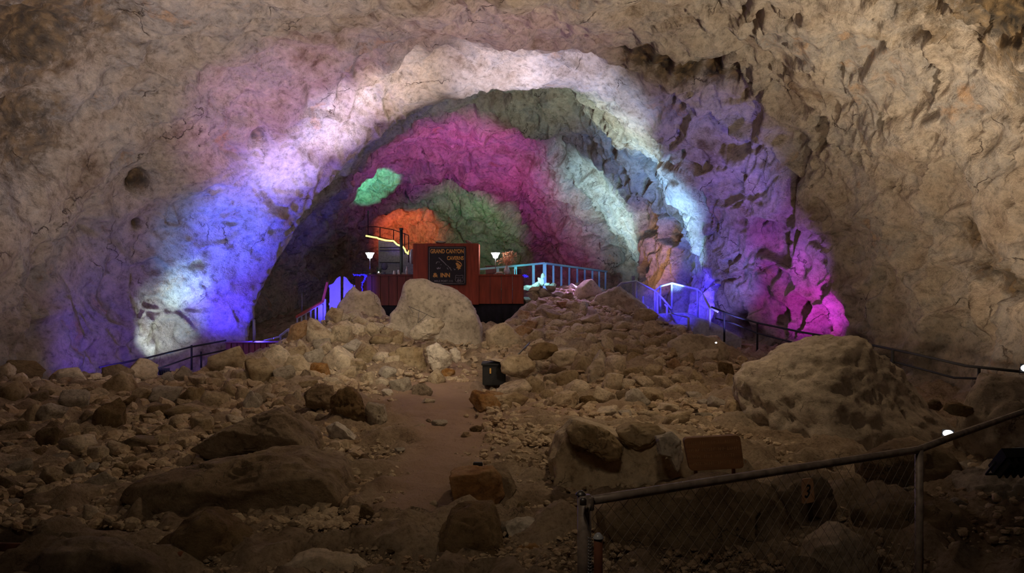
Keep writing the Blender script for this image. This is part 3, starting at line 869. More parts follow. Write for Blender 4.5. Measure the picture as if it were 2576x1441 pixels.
BO = [
    ('boulder', 'flat-topped tan stone leaning over the right half of the black box', [(1258, 912), (1276, 896), (1320, 892), (1348, 912), (1346, 930), (1320, 950), (1285, 947), (1262, 934)], 18.1, 0.7, 'tan', dict(seed=61, planes=5, cuts=[((0, -.75, .66), .66)])),
    ('boulder', 'dark undercut stone up right of the black box, by the thin rod', [(1328, 892), (1342, 866), (1375, 860), (1400, 868), (1406, 885), (1375, 903), (1335, 906)], 19.2, 0.6, 'brown', dict(seed=62, planes=5, cuts=[((0, -.75, .66), .66)])),
    ('boulder', 'tilted pale stone between the dark undercut stone and the tiny bright lamp', [(1385, 905), (1395, 885), (1430, 878), (1455, 885), (1440, 915), (1405, 926)], 19.0, 0.5, 'tan', dict(seed=63, sub=4)),
    # name, label, outline, Y, T, material, extra
    ('boulder', 'huge smooth pale boulder standing before the red platform, its top against the sign', [(1012, 712), (1030, 704), (1070, 706), (1110, 716), (1150, 732), (1185, 755), (1203, 790), (1210, 830), (1222, 880), (1226, 930), (1215, 975), (1150, 985), (1080, 965), (1020, 920), (985, 870), (965, 825), (970, 790), (1000, 768), (1010, 745)], 23.2, 2.0, 'bould', dict(rough=0.05, seed=4)),
    ('boulder', 'rounded brown-grey boulder between the blue swing doors and the huge pale boulder', [(868, 740), (888, 715), (905, 732), (930, 730), (955, 748), (968, 775), (975, 800), (965, 850), (900, 860), (840, 850), (838, 800), (850, 765)], 25.2, 1.5, 'bould', dict(rough=0.04, seed=9)),
    ('boulder', 'pale slab lying on the shoulder of the huge boulder, under the thin wire stand', [(1030, 832), (1050, 812), (1080, 800), (1108, 800), (1118, 815), (1105, 838), (1075, 852), (1045, 856), (1028, 846)], 21.9, 0.5, 'pale', dict(seed=3)),
    ('boulder', 'broad rough brown boulder at the left end of the row beside the white-topped rock', [(975, 890), (1000, 876), (1040, 872), (1062, 880), (1075, 915), (1072, 950), (1040, 965), (1000, 955), (978, 925)], 20.6, 0.7, 'tan', dict(seed=8, rough=0.09)),
    ('boulder', 'pale white-topped rock lit from the side, left of the path head', [(1072, 875), (1098, 862), (1115, 872), (1135, 892), (1136, 915), (1110, 938), (1088, 935), (1075, 905)], 20.2, 0.6, 'pale', dict(seed=2)),
    ('boulder', 'small pale round rock just right of the white-topped rock', [(1130, 880), (1145, 874), (1158, 885), (1160, 905), (1148, 915), (1135, 905)], 20.4, 0.35, 'pale', dict(seed=12, sub=4)),
    ('boulder', 'rounded brown boulder right of the huge pale boulder, below the black skirt', [(1222, 830), (1245, 815), (1270, 810), (1290, 825), (1310, 850), (1318, 890), (1290, 910), (1240, 905), (1222, 870)], 22.6, 1.0, 'tan', dict(seed=21, rough=0.04)),
    ('boulder', 'large violet-lit boulder on top of the right rubble, left of the mesh railing', [(1500, 745), (1530, 728), (1562, 722), (1590, 740), (1625, 768), (1632, 785), (1615, 808), (1570, 815), (1520, 812), (1488, 790), (1482, 765)], 27.0, 1.3, 'bould', dict(seed=6)),
    ('boulder', 'sloping grey-violet rock at the foot of the mesh railing post', [(1590, 815), (1620, 798), (1648, 790), (1655, 820), (1640, 835), (1600, 832)], 26.2, 0.5, 'grey', dict(seed=31, sub=4)),
    ('boulder', 'broad pale boulder with glinting white lamp spots at the right end of the rubble', [(1680, 860), (1710, 842), (1760, 840), (1800, 848), (1822, 862), (1836, 890), (1830, 925), (1780, 930), (1710, 920), (1682, 895)], 21.0, 1.1, 'bould', dict(seed=7, rough=0.06)),
    ('boulder', 'upright elongated pale stone in the middle of the right rubble', [(1480, 925), (1495, 905), (1515, 900), (1524, 930), (1515, 965), (1492, 982), (1477, 960)], 18.4, 0.5, 'pale', dict(seed=14, sub=4)),
    ('slab_hill', 'great sloping slab of bedrock on the right, highest rock of the middle ground', [(1850, 1000), (1855, 950), (1900, 920), (1950, 905), (2010, 882), (2080, 865), (2150, 854), (2185, 860), (2200, 885), (2235, 905), (2265, 925), (2300, 960), (2330, 1000), (2365, 1045), (2400, 1080), (2415, 1130), (2370, 1200), (2150, 1230), (1980, 1180), (1880, 1100)], 13.0, 3.0, 'bould', dict(seed=5, rough=0.05, sub=6, tilt=0.5, fine=2.6, planes=9, k=60)),
    ('boulder', 'tall grey boulder at the right edge behind the bright floodlight', [(2400, 1090), (2410, 1050), (2440, 1000), (2470, 960), (2500, 942), (2560, 945), (2620, 980), (2660, 1060), (2640, 1180), (2500, 1210), (2420, 1160)], 11.8, 1.8, 'bould', dict(seed=15, rough=0.06)),
    ('boulder', 'small flat brown stone bridging the gap above the bright floodlight', [(2372, 1030), (2385, 1015), (2410, 1012), (2445, 1024), (2450, 1038), (2430, 1050), (2395, 1044)], 11.6, 0.4, 'brown', dict(seed=16, sub=4)),
    ('boulder', 'dark knob of stone left of the flat brown stone above the floodlight', [(2332, 1015), (2345, 1004), (2362, 1006), (2372, 1022), (2360, 1034), (2340, 1028)], 12.0, 0.25, 'brown', dict(seed=17, sub=4)),
    ('boulder', 'massive tan block with a flat front face below the carved wooden sign', [(1400, 1100), (1440, 1062), (1500, 1075), (1560, 1100), (1620, 1080), (1690, 1090), (1760, 1110), (1850, 1130), (1900, 1190), (1880, 1280), (1750, 1330), (1560, 1340), (1440, 1300), (1390, 1220), (1385, 1150)], 9.9, 2.2, 'tan', dict(seed=18, sub=6, rough=0.05, planes=3, k=80, cuts=[((.05, -.80, .60), .62), ((-.1, -.98, -.1), .50)])),
    ('boulder', 'rough knob overhanging the left top of the massive tan block', [(1425, 1085), (1450, 1060), (1490, 1068), (1530, 1085), (1568, 1125), (1560, 1155), (1525, 1165), (1480, 1130), (1440, 1115)], 9.3, 0.9, 'tan', dict(seed=19, rough=0.10)),
    ('boulder', 'tan cap rock on top of the massive block, left of the grey pointed rock', [(1550, 1085), (1590, 1065), (1650, 1068), (1675, 1085), (1640, 1120), (1600, 1130), (1565, 1115)], 9.6, 0.8, 'tan', dict(seed=20)),
    ('boulder', 'grey pointed rock leaning against the left edge of the carved wooden sign', [(1650, 1100), (1690, 1085), (1712, 1105), (1720, 1150), (1700, 1185), (1680, 1150), (1655, 1140)], 8.9, 0.5, 'grey', dict(seed=22)),
    ('boulder', 'huge dark rusty boulder behind the chain-link fence', [(1500, 1290), (1560, 1240), (1650, 1215), (1780, 1200), (1900, 1210), (1990, 1270), (2020, 1340), (2000, 1430), (1930, 1520), (1600, 1540), (1500, 1440)], 7.4, 2.2, 'brown', dict(seed=23, sub=6, rough=0.06)),
    ('boulder', 'overhanging brown block behind the second fence post', [(2150, 1150), (2230, 1128), (2330, 1120), (2400, 1140), (2425, 1190), (2410, 1240), (2380, 1255), (2300, 1260), (2210, 1235), (2150, 1190)], 9.2, 1.6, 'brown', dict(seed=24, rough=0.08)),
    ('boulder', 'rounded pale boulder at the bottom between the number tag and the second fence post', [(2030, 1355), (2075, 1335), (2120, 1325), (2165, 1345), (2200, 1390), (2210, 1480), (2050, 1500), (2010, 1420)], 6.6, 1.0, 'tan', dict(seed=25, rough=0.05)),
    ('boulder', 'rough brown rock mass filling the lower right behind the fence', [(2180, 1290), (2280, 1260), (2400, 1270), (2480, 1310), (2500, 1400), (2460, 1520), (2220, 1540), (2160, 1420)], 7.2, 1.8, 'brown', dict(seed=26, rough=0.10)),
    ('boulder', 'grey-brown rock mass at the right edge below the black lamp housing', [(2440, 1220), (2500, 1190), (2580, 1185), (2660, 1240), (2660, 1380), (2560, 1400), (2470, 1350), (2430, 1280)], 8.2, 1.6, 'grey', dict(seed=27, rough=0.10)),
    ('boulder', 'craggy brown rock carrying the orange number tag', [(1960, 1230), (2020, 1195), (2080, 1200), (2100, 1260), (2095, 1330), (2030, 1350), (1975, 1310)], 7.6, 0.9, 'brown', dict(seed=28, rough=0.10)),
    ('boulder', 'block of rusty orange stone with a flat front at the lower centre', [(1133, 1188), (1180, 1180), (1240, 1172), (1262, 1200), (1268, 1245), (1255, 1268), (1200, 1275), (1148, 1270), (1138, 1230)], 8.9, 0.8, 'orange', dict(seed=29, planes=2, rough=0.04, k=90, cuts=[((.1, -.98, -.1), .45), ((0, -.5, .87), .87)])),
    ('boulder', 'dark narrow rock just right of the rusty orange block', [(1240, 1180), (1280, 1190), (1300, 1230), (1290, 1300), (1262, 1310), (1252, 1260)], 9.1, 0.7, 'brown', dict(seed=30)),
    ('boulder', 'coarse brown boulder below the rusty orange block at the bottom edge', [(1110, 1330), (1130, 1290), (1190, 1278), (1240, 1275), (1265, 1340), (1275, 1420), (1270, 1500), (1100, 1500), (1085, 1400)], 7.7, 1.1, 'brown', dict(seed=32, rough=0.07, planes=3, k=80, cuts=[((0, -.75, .66), .62), ((.1, -.98, -.1), .55)])),
    ('boulder', 'pale angular rock at the bottom centre, left of the fence post', [(1268, 1315), (1300, 1302), (1355, 1308), (1352, 1345), (1330, 1365), (1285, 1350)], 8.0, 0.5, 'grey', dict(seed=33, planes=5)),
    ('boulder', 'small brown rock at the bottom edge between the pale angular rock and the fence post', [(1300, 1385), (1345, 1365), (1375, 1395), (1378, 1445), (1310, 1445)], 7.4, 0.4, 'orange', dict(seed=34)),
    ('boulder', 'brown rock immediately left of the fence post', [(1400, 1300), (1440, 1275), (1470, 1300), (1465, 1345), (1420, 1345)], 8.2, 0.5, 'tan', dict(seed=35)),
    ('boulder', 'huge dark slab with an undercut front across the lower left', [(325, 1240), (350, 1205), (430, 1185), (530, 1160), (640, 1150), (760, 1150), (850, 1180), (880, 1235), (872, 1290), (845, 1310), (820, 1345), (740, 1365), (600, 1350), (500, 1320), (400, 1300), (345, 1275)], 9.2, 2.2, 'brown', dict(seed=36, sub=6, rough=0.05, planes=3, k=80, cuts=[((0, -.80, .60), .60), ((.08, -.95, -.30), .50), ((-.5, -.8, -.3), .62)])),
    ('boulder', 'leaning brown boulder on top of the huge dark slab', [(500, 1120), (560, 1080), (640, 1045), (700, 1030), (745, 1050), (790, 1090), (802, 1130), (790, 1165), (750, 1175), (700, 1160), (620, 1140), (540, 1150)], 11.2, 1.6, 'brown', dict(seed=37, sub=6, rough=0.06, planes=3, k=80, cuts=[((.1, -.80, .60), .62), ((-.1, -.9, -.45), .48)])),
    ('boulder', 'dark craggy boulder left of the dirt path', [(828, 1000), (850, 975), (885, 970), (910, 1000), (930, 1040), (935, 1070), (915, 1090), (870, 1075), (840, 1050)], 13.6, 0.9, 'brown', dict(seed=38, rough=0.09)),
    ('boulder', 'grey wedge-shaped rock at the right foot of the dark craggy boulder', [(925, 1010), (965, 1020), (972, 1060), (960, 1090), (930, 1080), (920, 1040)], 13.4, 0.6, 'grey', dict(seed=39, planes=5)),
    ('boulder', 'brown boulder left of the dark craggy boulder, above the leaning boulder', [(765, 990), (790, 968), (835, 970), (850, 1000), (835, 1025), (800, 1035), (770, 1020)], 14.4, 0.8, 'brown', dict(seed=40, rough=0.08)),
    ('boulder', 'tilted grey flagstone below the dark craggy boulder', [(820, 1075), (845, 1060), (880, 1080), (912, 1115), (918, 1128), (880, 1138), (850, 1120), (828, 1100)], 12.2, 0.5, 'grey', dict(seed=41, planes=5)),
    ('boulder', 'small brick-shaped stone lying below the tilted grey flagstone', [(795, 1130), (840, 1120), (865, 1130), (870, 1155), (835, 1158), (800, 1148)], 11.6, 0.35, 'tan', dict(seed=42, sub=4, planes=5)),
    ('boulder', 'rough brown rock at the bottom left of centre, in front of the huge slab', [(400, 1441), (420, 1360), (470, 1300), (530, 1280), (590, 1320), (640, 1370), (665, 1441), (640, 1540), (420, 1540)], 7.6, 1.2, 'brown', dict(seed=43, rough=0.08)),
    ('boulder', 'dark smooth rock in the bottom left corner over the rusty pipe', [(60, 1441), (110, 1380), (220, 1365), (320, 1375), (400, 1410), (440, 1470), (400, 1560), (80, 1560)], 6.9, 1.4, 'brown', dict(seed=44, rough=0.05)),
    ('boulder', 'pale rounded hump at the bottom edge between the two brown rocks', [(690, 1441), (740, 1400), (800, 1390), (900, 1400), (960, 1441), (940, 1520), (720, 1520)], 7.2, 0.9, 'tan', dict(seed=45, rough=0.05)),
    ('boulder', 'low brown rock crossing the foot of the path above the bottom edge', [(880, 1335), (930, 1320), (1000, 1345), (1030, 1375), (960, 1385), (900, 1370)], 8.0, 0.6, 'brown', dict(seed=46)),
    ('boulder', 'flat reddish slab beside the path, upper left of the rusty orange block', [(930, 1270), (990, 1255), (1040, 1275), (1035, 1300), (980, 1320), (935, 1300)], 8.9, 0.5, 'brown', dict(seed=47)),
    ('boulder', 'grey three-sided stone among the left rubble near the huge slab', [(225, 1235), (258, 1190), (290, 1205), (290, 1245), (250, 1262)], 10.0, 0.4, 'grey', dict(seed=48, sub=4, planes=4)),
    ('boulder', 'long low tan ledge at the head of the path, below the black box', [(1188, 1030), (1200, 1005), (1260, 995), (1300, 985), (1330, 1000), (1310, 1025), (1240, 1038)], 15.6, 0.7, 'tan', dict(seed=49, rough=0.08)),
    ('boulder', 'big brown rock left of the slab hill with shadowed clefts', [(1840, 1010), (1880, 1000), (1915, 1020), (1920, 1050), (1890, 1070), (1850, 1060), (1825, 1040)], 13.4, 0.9, 'tan', dict(seed=50, rough=0.08)),
]
BOPOLY = []
for nm, lab, poly, Y, T, mt, kw in BO:
    boulder(nm, lab, poly, Y, T, M[mt], **kw)
    xs = [p[0] for p in poly]; ys = [p[1] for p in poly]
    BOPOLY.append((min(xs), min(ys), max(xs), max(ys)))

# ---- stones between the traced ones (sown on the ground, nearest and largest first)
rs = np.random.RandomState(11)
n_ind = 0
tries = 0
FILL = [('L', (0, 460), (950, 1330), ('loose brown stone at the foot of the left slope among bigger stones', 'lesser stones of the left slope')),
        ('P', (880, 1400), (1060, 1420), ('small flat stone on the gravel beside the dirt path', 'flat stones beside the path')),
        ('R', (1900, 2420), (1180, 1330), ('loose stone in the hollow behind the fence', 'stones behind the fence')),
        ('C', (1560, 1900), (1020, 1090), ('low tan stone on the ledge above the carved wooden sign', 'stones above the wooden sign'))]
for sl, xr, yr, (lab, grp) in FILL:
    want = {'L': 30, 'P': 22, 'R': 14, 'C': 12}[sl]; k = 0
    while k < want:
        tries += 1
        if tries > 3000: break
        px = rs.uniform(*xr); py = rs.uniform(*yr)
        q = hit(px, py)
        if q is None: continue
        w = {'L': rs.uniform(26, 54), 'P': rs.uniform(18, 42), 'R': rs.uniform(24, 60), 'C': rs.uniform(26, 52)}[sl]
        h = w * rs.uniform(0.45, 0.8)
        if any(abs(px - a) < (w + c) * 0.42 and abs(py - b) < (h + d) * 0.42 for a, b, c, d in taken): continue
        if sl != 'R' and any(x0 + 10 < px < x1 - 10 and y0 < py < y1 for x0, y0, x1, y1 in BOPOLY): continue
        s = q.y / F
        put_stone(rs.choice(['tan', 'tan', 'brown', 'grey']), (q.x, q.y, gz1(q.x, q.y) + 0.2 * h * s), w * s, h * s, lab, grp)
        taken.append((px, py, w, h)); k += 1


# ---- rubble and gravel nobody could count
def rubble(name, label, n, seed, xr, yr, wmin, wmax, mat, path_clear=True, sub=2, power=2.2, ymax=31):
    rg = np.random.RandomState(seed)
    protos = []
    v, f = ico(sub)
    for i in range(16):
        nn = spread(rg, 9)
        p = v * facet(v, nn, rg.uniform(0.45, 0.78, 9), 60, 1.15)[:, None]
        protos.append(p / (p.max(0) - p.min(0)))
    VV = []; FF = []; base = 0
    f = np.array(f)
    px = rg.uniform(xr[0], xr[1], n * 3); py = rg.uniform(yr[0], yr[1], n * 3)
    cnt = 0
    for a, b in zip(px, py):
        if cnt >= n: break
        q = hit(a, b)
        if q is None or q.y > ymax: continue
        if ymax == 31 and q.y > 27: continue
        if path_clear:
            pc = 1090 + max(0, 1000 - b) * 0.25 - max(0, b - 1150) * 0.12
            wd = 95 if b < 1130 else 60
            if b > 965 and b < 1400 and abs(a - pc) < wd * rg.uniform(0.8, 1.4): continue
        wpx = wmin + (wmax - wmin) * rg.rand() ** power
        w = wpx * q.y / F
        pr = protos[rg.randint(16)] * np.array([w, w * rg.uniform(.6, 1.1), w * rg.uniform(.35, .85)])
        e = Matrix.Rotation(rg.uniform(0, 6.28), 3, 'Z') @ Matrix.Rotation(rg.uniform(-.7, .7), 3, 'X')
        pr = pr @ np.array(e).T
        VV.append(pr + np.array([q.x, q.y, q.z + w * 0.12])); FF.append(f + base); base += len(v); cnt += 1
    V = np.concatenate(VV); Fc = np.concatenate(FF)
    me = bpy.data.meshes.new(name)
    me.from_pydata(V.tolist(), [], Fc.tolist())
    me.polygons.foreach_set('use_smooth', [False] * len(Fc))
    me.materials.append(mat)
    o = bpy.data.objects.new(name, me); COL.objects.link(o)
    return tag(o, label, 'rubble', None, 'stuff')


M['rubble'] = rock_mat('rubble_stone', [(0.20, 0.13, 0.08), (0.42, 0.31, 0.21), (0.54, 0.44, 0.32), (0.30, 0.24, 0.18)], 3.0, 0.5, bdist=0.02)
rubble('rubble', 'small broken stones filling the gaps of the left rubble slope', 3800, 1, (-60, 900), (925, 1330), 9, 50, M['rubble'], ymax=20.5)
rubble('rubble', 'small broken stones filling the middle rubble heap before the platform', 1500, 2, (640, 1200), (770, 1010), 7, 26, M['rubble'])
rubble('rubble', 'small broken stones filling the right rubble slope', 3600, 3, (1220, 1880), (805, 1120), 7, 34, M['rubble'])
rubble('rubble', 'loose broken stones on the violet-lit rise beside the platform', 1400, 4, (1310, 1660), (722, 830), 6, 26, M['rubble'], ymax=34)
rubble('gravel', 'fine gravel and stone chips scattered over the foreground and path edges', 9000, 5, (300, 2100), (1040, 1460), 4, 24, M['rubble'], power=3, sub=1)
rubble('rubble', 'broken stones in the dark hollow behind the fence', 900, 6, (1850, 2600), (1150, 1441), 6, 34, M['rubble'], False)

# ------------------------------------------------------------------ the red platform and what stands on it
YP = 30.0


def X(px, Y=YP): return (px - CX) / F * Y
def Z(py, Y=YP): return (CY - py) / F * Y


def slat_front(mb, x0, x1, z0, z1, y, depth, n):
    w = (x1 - x0) / n
    for i in range(n):
        mb.box((x0 + i * w + 0.008, y, z0), (x0 + (i + 1) * w - 0.008, y + depth, z1), 0.008)


plat = empty('platform', (X(1100), YP + 1, Z(768)), 'red wooden platform front with stepped bar wall in the middle of the cavern', 'platform')
mb = MB(); mb.box((X(884), YP + 0.15, Z(768)), (X(1318), YP + 7.0, Z(760)))
mb.build('deck', M['darkred'], plat)
mb = MB(); slat_front(mb, X(893), X(1042), Z(768), Z(694), YP, 0.10, 7)
mb.box((X(1036), YP - 0.01, Z(768)), (X(1040), YP + 0.1, Z(694)))
mb.build('left_panel', M['darkred'], plat)
mb = MB(); slat_front(mb, X(1205), X(1317), Z(764), Z(694), YP, 0.10, 4)
mb.box((X(1312), YP + 0.1, Z(764)), (X(1317.5), YP + 6, Z(694)))
mb.build('right_panel', M['redwood'], plat)
mb = MB(); mb.box((X(1040), YP - 0.12, Z(766)), (X(1205), YP + 0.9, Z(612.5)), 0.015)
mb.build('tall_panel', M['redwood'], plat)
mb = MB(); mb.box((X(890), YP - 0.04, Z(694)), (X(1040), YP + 0.5, Z(690)), 0.01)
mb.build('counter_top', M['darkred'], plat)
mb = MB(); mb.box((X(1205), YP - 0.04, Z(694)), (X(1318.5), YP + 0.5, Z(690)), 0.01)
mb.build('counter_top', M['redwood'], plat)
# skirt: pleated black cloth with a sagging hem
mb = MB()
n = 90; vs = []; fs = []
for i in range(n + 1):
    t = i / n; x = X(885) + (X(1317) - X(885)) * t
    hem = Z(832) - 0.1 * math.sin(t * 19) - (0.12 if t > 0.8 else 0) * math.sin(t * 40)
    for k, zz in enumerate((Z(764), (Z(764) + hem) / 2, hem)):
        vs.append((x, YP + 0.05 + 0.05 * math.sin(t * 130) * (k + 0.3) * 0.6, zz))
for i in range(n):
    for k in range(2):
        fs.append((i * 3 + k, (i + 1) * 3 + k, (i + 1) * 3 + k + 1, i * 3 + k + 1))
mb.add(vs, fs, True)
sk = mb.build('skirt', M['cloth'], plat, 'black cloth skirt')
m_ = sk.modifiers.new('thick', 'SOLIDIFY'); m_.thickness = 0.01

# stones resting on the wall top
for k, (px, w) in enumerate(((1110, 26), (1180, 20))):
    s = YP / F
    put_stone('pale', P(px, 610, YP + 0.3), w * s, 8 * s, ['flat pale stone on top of the tall red panel, near its middle', 'small pale stone on top of the tall red panel, near its right end'][k], None, idx=k)


def text_mesh(name, body, cx, z0, wid, hgt, y, mat, parent, extr=0.006, bold=0.0, shear=0.0):
    cu = bpy.data.curves.new(name, 'FONT')
    cu.body = body; cu.extrude = extr; cu.offset = bold; cu.align_x = 'LEFT'; cu.shear = shear
    o = bpy.data.objects.new(name, cu); COL.objects.link(o)
    bpy.context.view_layer.update()
    me = bpy.data.meshes.new_from_object(o.evaluated_get(bpy.context.evaluated_depsgraph_get()))
    bpy.data.objects.remove(o); bpy.data.curves.remove(cu)
    a = np.array([v.co[:] for v in me.vertices]); lo = a.min(0); hi = a.max(0)
    off = Vector(parent.matrix_basis.translation)
    if parent.parent is not None: off = off + Vector(parent.parent.matrix_basis.translation)
    for v in me.vertices:
        x = (v.co.x - lo[0]) / (hi[0] - lo[0]); zz = (v.co.y - lo[1]) / (hi[1] - lo[1])
        v.co = Vector((cx - wid / 2 + x * wid, y - v.co.z, z0 + zz * hgt)) - off
    me.name = name
    me.materials.clear(); me.materials.append(mat)
    r = bpy.data.objects.new(name, me); r.parent = parent; COL.objects.link(r)
    return r


# ---- the sign
YS = YP - 0.2
def SX(px): return (px - CX) / F * YS
def SZ(py): return (CY - py) / F * YS
sg = empty('sign', (SX(1125), YS, SZ(715)), 'square black sign with gold lettering on the tall red panel', 'sign')
mb = MB(); mb.box((SX(1076.5), YS, SZ(716.5)), (SX(1172.5), YS + 0.06, SZ(619.5)), 0.01)
sgp = mb.build('panel', M['signblack'], sg)
mb = MB()
lw = 0.9; a0, a1, b0, b1, r_ = 1080.0, 1169.0, 623.0, 713.0, 3.0
pts = []
for cx_, cy_, s0 in ((a1 - r_, b0 + r_, -90), (a1 - r_, b1 - r_, 0), (a0 + r_, b1 - r_, 90), (a0 + r_, b0 + r_, 180)):
    for q in range(5):
        an = math.radians(s0 + q * 22.5); pts.append((SX(cx_ + r_ * math.cos(an)), YS - 0.004, SZ(cy_ + r_ * math.sin(an))))
pts.append(pts[0])
mb.tube(pts, 0.008, 5, caps=False)
mb.build('border_line', M['signgrey'], sgp)
YT = YS - 0.004
px2m = YS / F
text_mesh('lettering', 'GRAND CANYON', SX(1124.5), SZ(637.3), 84 * px2m, 11 * px2m, YT, M['gold'], sgp, bold=0.035)
text_mesh('lettering', 'CAVERNS', SX(1145.5), SZ(654), 42 * px2m, 10 * px2m, YT, M['gold'], sgp, bold=0.035)
text_mesh('lettering', '&', SX(1095.5), SZ(697.3), 13 * px2m, 11 * px2m, YT, M['gold'], sgp, bold=0.03)
text_mesh('lettering', 'INN', SX(1120), SZ(697.3), 24 * px2m, 11 * px2m, YT, M['gold'], sgp, bold=0.04)
text_mesh('small_lettering', 'MILE POST 115', SX(1116), SZ(709), 46 * px2m, 4.5 * px2m, YT, M['signgrey'], sgp, bold=0.02)


def sign_poly(mb, pl, th=0.006):
    mb.prism([(SX(x), SZ(y)) for x, y in pl], YS - th, YS + 0.002)


# the little drawing: a face on the left, a pick handle across, a helmeted head on the right
mb = MB()
sign_poly(mb, [(1102.5, 648.6), (1105, 647.6), (1108, 650), (1112, 654), (1120, 661.5), (1124, 667), (1123, 668), (1118.5, 663), (1111, 656), (1106, 651)])
sign_poly(mb, [(1124, 666), (1128, 668.5), (1131, 673), (1128, 672)])
sign_poly(mb, [(1124.5, 672), (1128, 676), (1127.5, 678.5), (1124.5, 675.5)])
sign_poly(mb, [(1130, 671.5), (1133.5, 673), (1133, 676.5), (1130.5, 675)])
sign_poly(mb, [(1133.5, 675), (1136, 679), (1135.5, 681), (1133, 678)])
mb.build('pick_drawing', M['signgrey'], sgp); mb = MB()
sign_poly(mb, [(1096.5, 662), (1098.5, 658.5), (1101.5, 657.5), (1101.5, 659), (1099, 660.5), (1097.5, 664)])
sign_poly(mb, [(1102.5, 657.5), (1105, 658), (1106.5, 660.5), (1104, 659.6)])
mb.build('brow_drawing', M['signgrey'], sgp); mb = MB()
sign_poly(mb, [(1097.5, 673), (1100.5, 674.5), (1102.5, 671), (1105, 674), (1108.5, 672), (1107.5, 677), (1104, 675.5), (1101.5, 677.5), (1099, 676)])
mb.build('beard_drawing', M['signgrey'], sgp); mb = MB()
sign_poly(mb, [(1108.5, 665), (1110, 664.5), (1110, 666.5), (1108.8, 667)])
mb.build('ear_drawing', M['signgrey'], sgp); mb = MB()
sign_poly(mb, [(1141, 674), (1143.5, 677), (1147, 676.5), (1144.5, 679.5), (1142, 678)])
mb.build('chin_drawing', M['signgrey'], sgp)
mb = MB()
sign_poly(mb, [(1146, 662), (1150, 660), (1152, 661), (1156, 665), (1161, 668.5), (1159.5, 671.5), (1157, 674), (1160, 675), (1155, 677), (1152, 679.5), (1152.5, 675.5), (1147.5, 674), (1150, 670), (1148, 667)])
sign_poly(mb, [(1146, 656), (1151, 656), (1157, 658.5), (1161, 663), (1162.5, 669), (1161.2, 668), (1159, 663.5), (1155, 660), (1150.5, 658)])
mb.build('drawing', M['gold'], sgp, 'gold profile drawing')
mb = MB()
sh = [(1146, 693), (1148, 692), (1155.5, 693.5), (1163, 692), (1165, 693), (1164.5, 697), (1166, 703), (1164, 708), (1155.5, 711.5), (1147.5, 708), (1145, 703), (1146.5, 697)]
pl = [(SX(x), YS - 0.004, SZ(y)) for x, y in sh + sh[:1]]
mb.tube(pl, 0.007, 5, caps=False)
mb.tube([(SX(1146.5), YS - 0.004, SZ(698.5)), (SX(1164.5), YS - 0.004, SZ(698.5))], 0.006, 5)
mb.build('road_shield', M['signgrey'], sgp)
text_mesh('shield_number', '66', SX(1155.5), SZ(708.5), 10.5 * px2m, 7.5 * px2m, YT, M['signgrey'], sgp, bold=0.03)


# ---- table lamps
def lamp(px, Y, base_py, label, top):
    s = Y / F
    c = P(px, base_py, Y)
    r = empty('table_lamp', c, label, 'lamp', None)
    H_ = (base_py - 636) * s
    mb = MB(); mb.lathe(c, [(0.09, 0), (0.09, 0.015), (0.02, 0.03)], 16); mb.build('base', M['steel'], r)
    mb = MB(); mb.tube([c + Vector((0, 0, 0.02)), c + Vector((0, 0, H_ - 0.16))], 0.011, 8); mb.build('pole', M['brightpipe'], r)
    mb = MB(); mb.lathe(c + Vector((0, 0, H_ - 0.19)), [(0.03, 0.0), (0.075, 0.02), (0.10, 0.10), (0.155, 0.19), (0.15, 0.195), (0.09, 0.11), (0.03, 0.05)], 20)
    mb.build('lamp_shade', M['lampshade'], r, 'glowing white cup-shaped shade')
    point('lamp_light', c + Vector((0, 0, H_ + 0.08)), (0.9, 0.95, 1.0), top, 0.1)


lamp(930.5, YP + 0.35, 690, 'glowing white table lamp standing on the left counter', 60)
lamp(1246.5, YP + 0.35, 690, 'glowing white table lamp standing on the right counter beside the dried flowers', 50)

# ---- vase of dried flowers
c = P(1275, 690, YP + 0.2)
vz = empty('flower_vase', c, 'grey vase with a big bunch of dried peach flowers on the right counter', 'vase')
mb = MB(); mb.lathe(c, [(0.055, 0), (0.10, 0.06), (0.105, 0.14), (0.06, 0.25), (0.035, 0.30), (0.05, 0.32)], 18); mb.build('vase', M['vase'], vz)
mb = MB(); rg = random.Random(3)
for i in range(70):
    a = Vector((rg.gauss(0.03, 0.16), rg.gauss(0, 0.12), 0.36 + rg.uniform(0.0, 0.42)))
    b = Vector((a.x * 0.25, a.y * 0.25, 0.30))
    m1 = (a + b) / 2 + Vector((rg.uniform(-.04, .04), rg.uniform(-.04, .04), 0.03))
    mb.tube([c + b, c + m1, c + a], 0.004, 4, smooth=False)
mb.build('stems', M['dried'], vz)
mb = MB()
v1, f1 = ico(1)
for i in range(190):
    t = rg.random()
    ax = rg.gauss(0.0, 0.13) + 0.12 * (t - 0.4); az = 0.42 + 0.36 * t ** 1.2 - 0.3 * abs(ax) * (1 - t)
    p0 = c + Vector((ax + 0.03, rg.gauss(0, 0.09), az))
    s = rg.uniform(0.014, 0.032)
    mb.add([Vector(q) * s * rg.uniform(.7, 1.3) + p0 for q in v1], f1)
mb.build('blossoms', M['dried'], vz)
c = P(1256, 690, YP + 0.1)
mb = MB(); v2, f2 = ico(3)
mb.add([Vector((q[0] * 0.13, q[1] * 0.09, q[2] * 0.045 * (1 + 0.5 * q[0]) + 0.045)) + c for q in v2], f2, True)
tag(mb.build('sea_shell', M['pale']), 'small pale shell-like stone at the foot of the grey vase', 'ornament')

